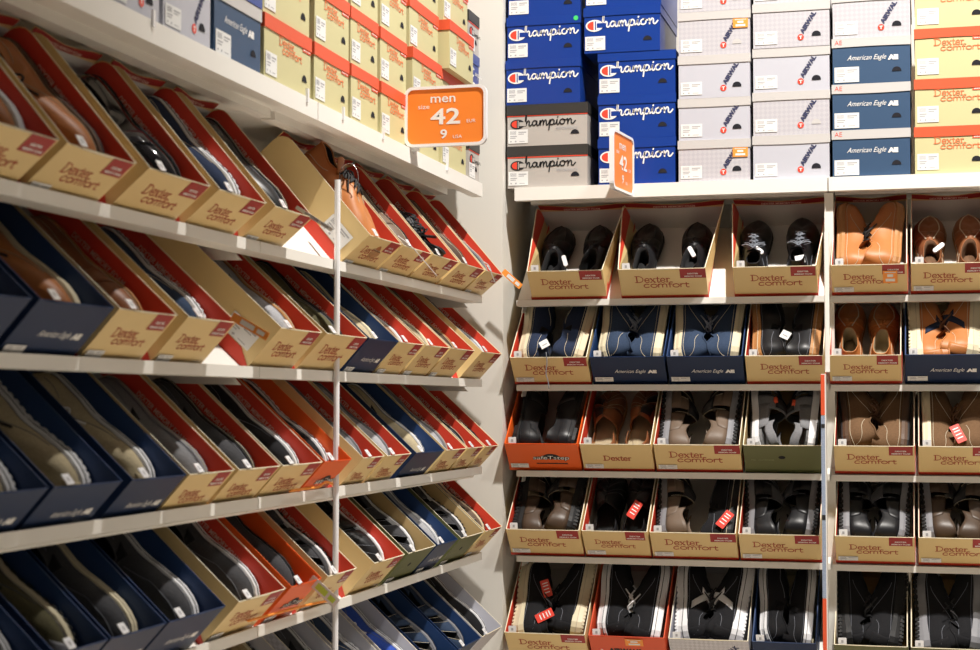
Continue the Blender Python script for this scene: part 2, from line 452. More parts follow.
# ------------------------------------------------------------------ closed boxes
CST = {
 'champ': dict(body=M_BLUE, lid=M_BLUE, desc='royal blue', lidh=.026),
 'perf':  dict(body=M_SILVER, lid=M_BLACKL, desc='silver grey', lidh=.030),
 'air':   dict(body=M_AWHITE, lid=M_LIDW, desc='pale patterned', lidh=.024),
 'airp':  dict(body=M_AWHITE2, lid=M_LIDW, desc='plain white', lidh=.024),
 'ae':    dict(body=M_AEBLUE, lid=M_LIDW, desc='slate blue', lidh=.025),
 'dc':    dict(body=M_CREAM2, lid=M_ORED, desc='pale yellow', lidh=.027),
}
def closed_box(sty, w, h, M, label, group, L=.32, otag=False, hole='dark', gdot=False, mini=False):
    S = CST[sty]; root = empty('closed_shoebox', M); tag(root, label, 'box', group)
    lh = S['lidh']; o = .0022
    b = MB(); b.box((-w/2+o,o,0),(w/2-o,L-o,h-.003))
    put('box_body', b.mesh('box_body', [S['body']]), root)
    l = MB(); z0 = h-lh
    sg = .002*random.uniform(-1,1)
    l.box((-w/2,0,h-.0025),(w/2,L,h))
    n = 6
    lo = [(-w/2+w*i/n, z0 + sg*math.sin(math.pi*i/n)) for i in range(n+1)]
    l.prism(lo + [(w/2,h-.0026),(-w/2,h-.0026)], 0, .0018, 'y')
    l.prism(lo + [(w/2,h-.0026),(-w/2,h-.0026)], L-.0018, L, 'y')
    l.box((-w/2,.0018,z0),(-w/2+.0018,L-.0018,h-.0026)); l.box((w/2-.0018,.0018,z0),(w/2,L-.0018,h-.0026))
    lid = put('lid', l.mesh('lid', [S['lid']]), root)
    fy = o-.0011
    if hole:
        hm = MB(); hm.flat(circ(0,0,.0125,.0125,16,0,180,False) if sty in ('champ','perf','ae') else circ(0,0,.0125,.012,16,-10,190,False))
        put('finger_hole', hm.mesh('finger_hole', [M_HOLE if hole == 'dark' else S['lid']]), root, front(w/2-.038, .030 if sty != 'dc' else .034, fy))
    if sty in ('champ', 'perf'):
        bm, om = (M_BLUE, M_TXTW) if sty == 'champ' else (M_SILVER, M_BLACK)
        put('emblem', c_emblem(.034 if sty == 'champ' else .028, bm, om), root, front(-w/2+.032, h-lh-.026, fy))
        put('lettering', script_logo(w*.72 if sty == 'champ' else w*.62, om), root, front(-w/2+.056, h-lh-.032, fy-.0002, R(1)))
        if sty == 'perf':
            put('lettering', font_mesh('PERFORMANCE', .063, .0085, M_STICKG, .15, 0), root, front(w/2-.062, h-lh-.047, fy))
            rl = MB(); rl.flat([(-w/2+.001,0),(w/2-.001,0),(w/2-.001,.003),(-w/2+.001,.003)]); put('red_line', rl.mesh('red_line', [M_LOGOR]), root, front(0, z0-.004, fy))
        put('price_label', sticker_mesh(.058, .040), root, front(-w/2+.034, .028, fy))
    elif sty in ('air', 'airp'):
        an = R(58)
        put('emblem', round_emblem(.0088), root, front(.026, .026, fy))
        put('lettering', font_mesh('AIRWAL', .068, .0135, M_DNAVY, 0, .05), root, front(.052, .063, fy, an))
        put('price_label', sticker_mesh(.060, .036), root, front(-w/2+.038, .028, fy))
    elif sty == 'ae':
        put('lettering', font_mesh('American Eagle', .105, .018, M_TXTW, .45, -.002), root, front(-.012, h*.48, fy))
        put('emblem', font_mesh('AE', .028, .014, M_TXTW, 0, .1), root, front(.058, h*.49, fy))
        put('price_label', sticker_mesh(.066, .042), root, front(-w/2+.040, .026, fy))
        put('lettering', font_mesh('AE', .020, .012, M_LOGOR, 0, -.01), lid, front(-w/2+.018, h-lh*.5-.005, -.0006))
    elif sty == 'dc':
        put('lettering', serif_logo(.105, M_INKO), root, front(.012, h-lh-.030, fy))
        put('price_label', sticker_mesh(.056, .044), root, front(-w/2+.036, .034, fy))
        pm = MB(); pm.flat([(-.022,-.004),(.022,-.004),(.022,.004),(-.022,.004)])
        pp = put('red_patch', pm.mesh('red_patch', [M_ORED]), root, front(w/2-.026, h-lh-.0045, fy))
        put('lettering', font_mesh('MEMORY FOAM', .036, .003, M_TXTW, 0, .02), pp, Matrix.Translation((0,-.0015,.0003)))
    if otag:
        put('orange_label', sticker_mesh(.042, .026, M_TAGO), root, front(w/2-.028, h-lh-.014, fy-.0012))
    if gdot:
        gm = MB(); gm.flat(circ(0,0,.007)); put('green_dot', gm.mesh('green_dot', [mat('green_dot_sticker', (.05,.6,.15), .5)]), lid, front(w/2-.014, h-.012, -.0006))
    return root

# ------------------------------------------------------------------ shoes
LEA = dict(rough=.28, noise=.12, nscale=25, bump=.15)
def lerp_tab(tab, x):
    for (a, va), (b, vb) in zip(tab, tab[1:]):
        if x <= b: 
            k = (x-a)/(b-a) if b > a else 0; k = max(0, min(1, k)); k = k*k*(3-2*k)
            return va + (vb-va)*k
    return tab[-1][1]
WT = [(0,.034),(.2,.0345),(.42,.033),(.62,.043),(.74,.0475),(.88,.045),(1,.041)]
SL = .282
def half_w(x):
    w = lerp_tab(WT, x)
    if x < .11: w *= math.sqrt(max(0, 1-((.11-x)/.11)**2))
    if x > .76: w *= max(0, 1-((x-.76)/.24)**2.4)**.5
    return w
def cen(x): return .006*math.sin(math.pi*max(0, x-.3)/.7) if x > .3 else 0
def spring(x): return .010*max(0, (x-.7)/.3)**2

class Last:
    def __init__(s, sole=.020, hs=1.0, uo=.40, gap=.027, mir=1, top=None):
        s.sole, s.uo, s.gap, s.mir = sole, uo, gap, mir
        s.top = top or [(0,.073),(.07,.073),(.22,.058),(.38,.066),(.46,.070),(.6,.056),(.75,.042),(.9,.033),(1,.030)]
        s.top = [(a, b*hs) for a, b in s.top]
    def x(s, u): return (1-math.cos(math.pi*u))/2
    def P(s, u, sd):
        x = s.x(u); return Vector((x*SL, s.mir*(cen(x) + sd*half_w(x)), s.sole + spring(x)))
    def Q(s, u, sd):
        x = s.x(u)
        if u < s.uo:
            k = u/s.uo; xo = s.x(s.uo)
            qx = .022 + (xo*.98-.022)*(1-math.cos(math.pi*k))/2
            g = s.gap*math.sin(math.pi*k)**.6 * (1.0 - .25*k)
        else:
            k = (u-s.uo)/(1-s.uo); xo = s.x(s.uo)
            qx = xo*.98 + (.885-xo*.98)*k; g = 0
        return Vector((qx*SL, s.mir*(cen(qx) + sd*g), s.sole + spring(qx) + lerp_tab(s.top, qx)))
    def S(s, u, sd, v, off=0.0):
        P = s.P(u, sd); Q = s.Q(u, sd); x = s.x(u)
        out = Vector((0, s.mir*sd, 0))
        if x < .1: out = Vector((-(1-x/.1), s.mir*sd*(x/.1), 0))
        if x > .8: out = Vector(((x-.8)/.2, s.mir*sd*(1-(x-.8)/.2), 0))
        if out.length > 0: out.normalize()
        hz = Q.z-P.z
        c1 = P + out*.005 + Vector((0,0,hz*.55))
        kk = 0 if u < s.uo*.7 else min(1, (u-s.uo*.7)/(s.uo*.5))
        c2a = Q + out*.003 - Vector((0,0,hz*.35))
        c2b = Q + Vector(((P.x-Q.x)*.5, (P.y-Q.y)*.6, -hz*.04))
        c2 = c2a.lerp(c2b, kk)
        a = 1-v
        p = P*a**3 + c1*3*a*a*v + c2*3*a*v*v + Q*v**3
        if off:
            p = p + (out*(1-v*kk) + Vector((0,0,v*(kk+.02)))).normalized()*off
        return p
    def patch(s, mb, u0, u1, v0, v1, off=.001, th=.0015, sides=(1,-1), nu=8, nv=5, mi=0, skew=0):
        for sd in sides:
            vs = []; k = (nu+1)*(nv+1)
            for lay in (off, off-th):
                for i in range(nu+1):
                    for j in range(nv+1):
                        v = v0+(v1-v0)*j/nv; u = u0+(u1-u0)*i/nu + skew*(j/nv)
                        vs.append(s.S(min(1, max(0, u)), sd, v, lay))
            fs = []
            def q(a, b, c, d): fs.append((a, b, c, d) if sd*s.mir > 0 else (d, c, b, a))
            I = lambda i, j, l=0: l*k + i*(nv+1)+j
            for i in range(nu):
                for j in range(nv):
                    q(I(i,j), I(i+1,j), I(i+1,j+1), I(i,j+1)); q(I(i,j+1,1), I(i+1,j+1,1), I(i+1,j,1), I(i,j,1))
            for i in range(nu): q(I(i,0,1), I(i+1,0,1), I(i+1,0), I(i,0)); q(I(i,nv), I(i+1,nv), I(i+1,nv,1), I(i,nv,1))
            for j in range(nv): q(I(0,j), I(0,j+1), I(0,j+1,1), I(0,j,1)); q(I(nu,j+1), I(nu,j), I(nu,j,1), I(nu,j+1,1))
            mb.add(vs, fs, mi)

def outline(n, grow=0.0, mir=1):
    pts = []
    for i in range(n+1):
        x = (1-math.cos(math.pi*i/n))/2; pts.append((x*SL + grow*(2*x-1), mir*(cen(x)+half_w(x)+grow*min(1, 20*half_w(x))), x))
    for i in range(n-1, 0, -1):
        x = (1-math.cos(math.pi*i/n))/2; pts.append((x*SL + grow*(2*x-1), mir*(cen(x)-half_w(x)-grow*min(1, 20*half_w(x))), x))
    return pts
def sole_layer(mb, grow0, grow1, zf0, zf1, mir, mi=0, mid=None, n=16):
    rings = [outline(n, grow0, mir)]
    a = [(p[0], p[1], zf0(p[2])) for p in outline(n, grow0, mir)]
    m = [(p[0], p[1], (zf0(p[2])+zf1(p[2]))/2) for p in outline(n, max(grow0, grow1)+.001, mir)]
    b = [(p[0], p[1], zf1(p[2])) for p in outline(n, grow1, mir)]
    k = len(a); vs = a+m+b
    fs = [tuple(range(k))[::-1], tuple(range(2*k, 3*k))]
    for l in (0, 1):
        for i in range(k): fs.append((l*k+i, l*k+(i+1) % k, (l+1)*k+(i+1) % k, (l+1)*k+i))
    if mir < 0: pass
    mb.add(vs, fs, mi)

SHOES = {}
def leather(name, c, rough=.3): return mat(name, c, rough, spec=.35, noise=.15, nscale=18, bump=.12)
def fabric(name, c): return mat(name, c, .9, spec=.15, noise=.25, nscale=220, bump=.25)
C = {
 'black': leather('black_leather', (.012,.012,.014), .38), 'patent': mat('black_patent_leather', (.008,.008,.012), .08, coat=.8),
 'tan': leather('tan_leather', (.46,.17,.05), .45), 'brown': leather('brown_leather', (.24,.09,.035), .45), 'dbrown': leather('dark_brown_leather', (.07,.045,.03), .4),
 'taupe': leather('taupe_leather', (.15,.105,.075), .5), 'nubuck': fabric('brown_nubuck', (.15,.085,.045)),
 'navy': fabric('navy_canvas', (.022,.032,.065)), 'denim': fabric('denim_canvas', (.035,.055,.10)), 'blue': fabric('blue_canvas', (.04,.09,.42)),
 'blackf': fabric('black_fabric', (.014,.014,.016)), 'grey': fabric('grey_fabric', (.19,.19,.20)), 'dgrey': fabric('dark_grey_fabric', (.06,.06,.065)),
 'lgrey': fabric('light_grey_fabric', (.36,.36,.38)), 'beige': fabric('beige_canvas', (.45,.38,.25)), 'olive': fabric('olive_canvas', (.10,.09,.05)), 'sand': leather('sand_leather', (.42,.31,.16), .5),
}
SOLEM = {'white': mat('white_rubber', (.74,.74,.76), .45), 'cream': mat('cream_rubber', (.68,.60,.42), .5), 'black': mat('black_rubber', (.014,.014,.015), .5, spec=.3, bump=.2, nscale=120), 'gum': mat('tan_gum_rubber', (.42,.20,.07), .45), 'grey': mat('grey_rubber', (.22,.22,.24), .5), 'brown': mat('brown_rubber', (.09,.05,.03), .5)}
LIN = {'black': mat('black_lining', (.01,.01,.011), .9), 'beige': mat('beige_lining', (.42,.34,.22), .9), 'grey': mat('grey_lining', (.14,.14,.14), .9), 'brown': mat('brown_lining', (.16,.08,.04), .9)}
LACE = {'black': mat('black_lace', (.02,.02,.022), .8), 'white': mat('white_lace', (.82,.82,.84), .8), 'brown': mat('brown_lace', (.12,.055,.025), .8), 'grey': mat('grey_lace', (.2,.22,.26), .8)}
M_THREAD = mat('pale_thread', (.55,.48,.36), .8)
M_THREADG = mat('grey_thread', (.16,.17,.2), .8)

def shoe_parts(kind, up, sole, mir, lace='black', lin='black', stripe=None):
    key = (kind, up, sole, mir, lace, lin, stripe)
    if key in SHOES: return SHOES[key]
    parts = []
    hs = {'sneaker': .027, 'canvas': .024, 'slipon': .024, 'loafer': .016, 'driver': .010, 'oxford': .016, 'casual': .021, 'sandal': .024, 'mule': .018, 'trek': .028, 'strap': .024}[kind]
    uo = {'sneaker': .36, 'canvas': .36, 'slipon': .44, 'loafer': .47, 'driver': .47, 'oxford': .36, 'casual': .38, 'sandal': .40, 'mule': .44, 'trek': .37, 'strap': .4}[kind]
    T = Last(hs, 1.0, uo, .027 if kind not in ('oxford','sneaker') else .024, mir)
    if kind in ('loafer','driver','slipon'): T.top = [(0,.062),(.07,.062),(.22,.048),(.40,.050),(.5,.056),(.62,.052),(.75,.043),(.9,.032),(1,.028)]
    upm, sm = C[up], SOLEM[sole]
    thr = M_THREAD if up in ('tan','brown','taupe','nubuck','dbrown','sand','navy','denim') else M_THREADG
    # sole
    so = MB(); out = MB()
    if kind in ('loafer', 'oxford'):
        sole_layer(so, .003, .004, lambda x: hs*.55*(1 if x > .3 else 1)+spring(x), lambda x: hs+.001+spring(x), mir)
        hb = [p for p in outline(20, .002, mir) if p[2] < .27]
        n = len(hb); k0 = [i for i in range(len(outline(20,.002,mir))) if outline(20,.002,mir)[i][2] < .27]
        o = outline(20, .002, mir); right = [p for p in o[:21] if p[2] < .27]; left = [p for p in o[21:] if p[2] < .27]
        pts = [(p[0], p[1]) for p in left + right]
        so.prism(pts, 0, hs*.6, 'z')
        parts.append(('sole', so.mesh('sole', [sm], merge=False)))
    else:
        mid0 = lambda x: .006+spring(x)
        sole_layer(so, .003, .005, mid0, lambda x: hs+.0015+spring(x)+(.006 if kind in ('sneaker','trek') and x < .2 else 0), mir)
        sole_layer(out, .002, .003, lambda x: .0+spring(x), mid0, mir)
        step = 1 if kind in ('trek','sandal','sneaker') else 2
        oo = outline(26, .0035 if kind in ('trek','sandal') else .0018, mir)
        for i in range(0, len(oo), step) if kind in ('trek','sandal','sneaker') else ():
            p = oo[i]; q = oo[(i+1) % len(oo)]
            d = Vector((q[0]-p[0], q[1]-p[1], 0)); 
            if d.length < .004: continue
            L2 = d.length*.55; d.normalize(); z = spring(p[2])
            M = Matrix.Translation((p[0], p[1], z)) @ Matrix(((d.x,-d.y,0,0),(d.y,d.x,0,0),(0,0,1,0),(0,0,0,1)))
            out.box((0,-.002,-.002),(L2,.002,.009 if kind in ('trek','sandal') else .005), 0, M)
        osm = {'white': SOLEM['white'], 'cream': SOLEM['cream'], 'gum': SOLEM['gum'], 'grey': SOLEM['grey']}.get(sole, SOLEM['black'])
        if kind in ('trek','sandal','strap') : osm = SOLEM['black']
        parts.append(('midsole', so.mesh('midsole', [sm], smooth=False)))
        parts.append(('outsole', out.mesh('outsole', [osm])))
        if kind in ('canvas', 'slipon', 'sneaker'):
            ln = MB(); o2 = outline(24, .0066, mir)
            ln.tube([(p[0], p[1], hs*.72+spring(p[2])) for p in o2], .0009, n=4, closed=True)
            parts.append(('sole_stripe', ln.mesh('sole_stripe', [SOLEM['black'] if sole == 'white' else M_THREAD])))
    if kind in ('sandal', 'mule', 'strap'):
        fb = MB()
        sole_layer(fb, -.003, -.006, lambda x: hs+spring(x), lambda x: hs+.004+spring(x)+.004*(x < .3), mir)
        parts.append(('footbed', fb.mesh('footbed', [LIN[lin]], smooth=False)))
        st = MB()
        if kind == 'mule':
            T.patch(st, .60, .97, 0, 1, .001, .003, nu=12, nv=8); T.patch(st, .44, .575, 0, 1, .003, .003, nu=5, nv=8)
            T.patch(st, 0, .3, 0, .55, .001, .0025, nu=8)
        elif kind == 'sandal':
            for a, b in ((.82,1.0),(.66,.76),(.50,.60)): T.patch(st, a, b, 0, 1, .001, .003, nu=6, nv=8)
            T.patch(st, .50, 1.0, 0, .28, .0022, .002, nu=14)
            T.patch(st, 0, .34, 0, .78, .001, .0028, nu=9)
            T.patch(st, .28, .46, .0, .42, .0012, .0024, nu=5)
            T.patch(st, .555, .86, .93, 1, .0026, .002, nu=8, nv=2)
        else:
            for a, b in ((.84,.97),(.64,.76),(.46,.57)): T.patch(st, a, b, 0, 1, .001, .003, nu=5, nv=8)
            T.patch(st, 0, .32, .25, .62, .001, .0028, nu=8)
            T.patch(st, .28, .50, .0, .34, .0012, .0024, nu=5)
        parts.append(('straps', st.mesh('straps', [upm], smooth=True)))
        tb = MB(); T.patch(tb, .47, .60, .50, .98, .0046, .0022, sides=(1,), nu=4, nv=6); T.patch(tb, .655, .765, .45, .9, .0044, .002, sides=(1,), nu=4, nv=6)
        parts.append(('strap_tab', tb.mesh('strap_tab', [C['black'] if up != 'black' else C['dgrey']], smooth=True)))
        lg = MB()
        for (a, b) in ((.82,1.0),(.64,.76),(.46,.60)):
            for uu in (a+.008, b-.008):
                for sd in (1,-1): lg.tube([T.S(min(1, uu), sd, v/8, .0016 if kind != 'mule' else .0018) for v in range(1, 9)], .0006, n=4)
        parts.append(('stitching', lg.mesh('stitching', [thr])))
        if kind == 'strap' :
            og = MB()
            for uu, vv in ((.52,.5),(.70,.55)): 
                p = T.S(uu, 1, vv, .0066); og.box((p.x-.007,p.y-.006,p.z-.006),(p.x+.007,p.y+.006,p.z+.003))
            parts.append(('logo_badge', og.mesh('logo_badge', [M_ORED])))
        SHOES[key] = parts; return parts
    # closed upper
    um = MB(); nu, nv = 30, 9
    for sd in (1, -1):
        vs = []; fs = []
        for i in range(nu+1):
            for j in range(nv+1): vs.append(T.S(i/nu, sd, j/nv))
        for i in range(nu):
            for j in range(nv):
                a, b, c, d = i*(nv+1)+j, (i+1)*(nv+1)+j, (i+1)*(nv+1)+j+1, i*(nv+1)+j+1
                fs.append((a,b,c,d) if sd*mir > 0 else (d,c,b,a))
        um.add(vs, fs)
    parts.append(('upper', um.mesh('upper', [upm], smooth=True, merge=True)))
    # lining bowl with a rolled collar
    lb = MB(); ring = []
    n = 18
    us = [uo*i/n for i in range(n+1)]
    loop = [T.Q(u, 1) for u in us] + [T.Q(u, -1) for u in reversed(us[1:-1])]
    cx = sum((p for p in loop), Vector())/len(loop)
    lay = []
    for k, (shr, dz) in enumerate(((1.02, .0012), (.93, -.001), (.90, -.02), (.92, None))):
        r_ = []
        for p in loop:
            q = Vector((cx.x+(p.x-cx.x)*shr, cx.y+(p.y-cx.y)*shr, p.z + (dz if dz is not None else 0)))
            if dz is None: q.z = hs+.008
            r_.append(q)
        lay.append(r_)
    vs = [p for r_ in lay for p in r_]; k = len(loop); fs = []
    for l in range(3):
        for i in range(k):
            f = (l*k+i, l*k+(i+1) % k, (l+1)*k+(i+1) % k, (l+1)*k+i); fs.append(f if mir < 0 else f[::-1])
    fs.append(tuple(3*k+i for i in range(k)))
    lb.add(vs, fs); parts.append(('lining', lb.mesh('lining', [LIN[lin]], smooth=True)))
    co = MB(); co.tube([tuple(p+Vector((0,0,.0005))) for p in loop], .0022 if kind in ('sneaker','slipon','canvas','trek','casual') else .0014, n=6, closed=True)
    parts.append(('collar', co.mesh('collar', [upm], smooth=True)))
    # seams
    sm_ = MB(); r0 = .0007
    def seam(pts, r=r0): sm_.tube(pts, r, n=4)
    for sd in (1, -1):
        seam([T.S(i/24, sd, .07, .0006) for i in range(25)])
        seam([T.S(.05+.25*(i/8)**1.5, sd, .12+.8*i/8*(1-.3*i/8), .0006) for i in range(9)])
        if kind in ('oxford', 'casual', 'sneaker', 'canvas', 'trek'):
            seam([T.S(.40+.22*i/8, sd, .95-.8*math.sin(math.pi*.5*i/8)**.8*.98, .0006) for i in range(9)])
            seam([T.S(uo+(.66-uo)*i/6, sd, .80, .0006) for i in range(7)])
    if kind in ('loafer', 'driver', 'slipon'):
        mv = .62 if kind != 'driver' else .66
        for sd in (1, -1): seam([T.S(.50+.5*i/18, sd, mv+.2*(max(0,1-i/5)), .0012) for i in range(19)], .0019 if kind != 'slipon' else .0008)
    parts.append(('stitching', sm_.mesh('stitching', [thr if kind not in ('loafer','driver') else (upm if up in ('black','patent') else thr)])))
    if kind == 'driver':
        dk = MB()
        for i in range(20):
            for sd in (1,-1):
                a = T.S(.50+.5*i/19, sd, .60, .001); b = T.S(.50+.5*i/19, sd, .74, .0015); dk.tube([a, b], .0011, n=4)
        parts.append(('whip_stitch', dk.mesh('whip_stitch', [M_THREAD if up != 'black' else M_THREADG])))
    if kind == 'loafer':
        sp = MB(); T.patch(sp, .53, .62, .15, 1, .0022, .002, nu=4, nv=7); parts.append(('saddle_strap', sp.mesh('saddle_strap', [upm], smooth=True)))
    if kind == 'slipon':
        sp = MB(); T.patch(sp, .36, .45, .45, .97, .0012, .0015, nu=4); parts.append(('elastic_gore', sp.mesh('elastic_gore', [C['blackf']], smooth=True)))
    if kind in ('canvas', 'sneaker', 'trek'):
        tc = MB(); T.patch(tc, .84, 1.0, 0, .55 if kind != 'canvas' else .45, .0014, .0015, nu=8)
        parts.append(('toe_cap', tc.mesh('toe_cap', [upm if kind != 'trek' else SOLEM['grey']], smooth=True)))
        hc = MB(); T.patch(hc, 0, .15, .0, .75, .0014, .0015, nu=6); parts.append(('heel_counter', hc.mesh('heel_counter', [upm], smooth=True)))
    if stripe:
        sp = MB(); T.patch(sp, .36, .42, .15, .86, .0016, .0012, nu=3, nv=8, skew=.14)
        T.patch(sp, .50, .54, .45, .9, .0016, .0012, nu=3, nv=5, skew=-.10)
        parts.append(('side_stripe', sp.mesh('side_stripe', [SOLEM['white'] if stripe == 'white' else C['navy']], smooth=True)))
    if kind in ('oxford', 'sneaker', 'canvas', 'casual', 'trek'):
        es = MB(); T.patch(es, uo-.02, .62, .78, .95, .0013, .0014, nu=7, nv=3)
        parts.append(('eyelet_facing', es.mesh('eyelet_facing', [upm], smooth=True)))
        tg = MB(); q = T.Q(uo, 1); vs = []
        for j in range(5):
            for i in range(7):
                a = (i/6-.5)*2; vs.append((q.x-.006*j+ .004*a*a*0, q.y+a*.020, q.z+.001+.0055*j - .006*a*a + .001))
        fs = [(j*7+i, j*7+i+1, (j+1)*7+i+1, (j+1)*7+i) for j in range(4) for i in range(6)]
        tg.add(vs, fs); tg.add([(x+.003, y, z) for x, y, z in vs], [f[::-1] for f in fs])
        parts.append(('tongue', tg.mesh('tongue', [upm], smooth=True)))
        lc = MB(); nl = 5; lr = .0016 if kind in ('oxford',) else .0022
        uu = [uo+.02+(.60-uo-.02)*i/(nl-1) for i in range(nl)]
        for i, u in enumerate(uu):
            a = T.S(u, 1, .80, .0032); b = T.S(u, -1, .80, .0032); m = T.S(u, 1, 1, .0052)
            lc.tube(smooth_pts([a, a.lerp(m, .6)+Vector((0,0,.002)), m, b.lerp(m, .6)+Vector((0,0,.002)), b], 3), lr, n=5)
            if i < nl-1:
                b2 = T.S(uu[i+1], -1, .80, .0032); m2 = T.S((u+uu[i+1])/2, 1, 1, .0075); lc.tube(smooth_pts([a, m2, b2], 5), lr, n=5)
                a2 = T.S(uu[i+1], 1, .80, .0032); lc.tube(smooth_pts([b, m2+Vector((0,0,.001)), a2], 5), lr, n=5)
        k = T.S(uu[0], 1, 1, .007)
        for sd in (1, -1):
            lc.tube(smooth_pts([k, k+Vector((.006,sd*.018,.008)), k+Vector((.016,sd*.034,-.002)), k+Vector((.022,sd*.026,-.004)), k+Vector((.008,sd*.008,.001))], 6), lr, n=5)
            lc.tube(smooth_pts([k, k+Vector((.016,sd*.012,.004)), k+Vector((.034,sd*.022,-.008)), k+Vector((.052,sd*.030,-.020))], 5), lr, n=5)
        parts.append(('laces', lc.mesh('laces', [LACE[lace]], smooth=True)))
    SHOES[key] = parts; return parts

KN = {'loafer': ('leather loafer', 'shoe'), 'driver': ('moccasin', 'shoe'), 'slipon': ('slip-on shoe', 'shoe'), 'oxford': ('lace-up shoe', 'shoe'), 'sneaker': ('sneaker', 'shoe'), 'canvas': ('canvas sneaker', 'shoe'), 'casual': ('casual lace-up', 'shoe'), 'sandal': ('closed sandal', 'sandal'), 'mule': ('mule sandal', 'sandal'), 'trek': ('trekking shoe', 'shoe'), 'strap': ('strap sandal', 'sandal')}
CN = {'black': 'black', 'patent': 'shiny black', 'tan': 'tan', 'brown': 'brown', 'dbrown': 'dark brown', 'taupe': 'taupe', 'nubuck': 'brown', 'navy': 'navy', 'denim': 'denim blue', 'blue': 'blue', 'blackf': 'black', 'grey': 'grey', 'dgrey': 'dark grey', 'lgrey': 'light grey', 'beige': 'beige', 'olive': 'olive', 'sand': 'sand'}

def shoe(spec, mir, M, where, group):
    kind, up, sole = spec[:3]; kw = spec[3] if len(spec) > 3 else {}
    root = empty('sandal' if KN[kind][1] == 'sandal' else 'shoe', M)
    tag(root, '%s %s, %s' % (CN[up], KN[kind][0], where), KN[kind][1], group)
    for n, me in shoe_parts(kind, up, sole, mir, **kw): put(n, me, root)
    return root

def basis(ex, ey, ez, o):
    return Matrix(((ex[0],ey[0],ez[0],o[0]),(ex[1],ey[1],ez[1],o[1]),(ex[2],ey[2],ez[2],o[2]),(0,0,0,1)))

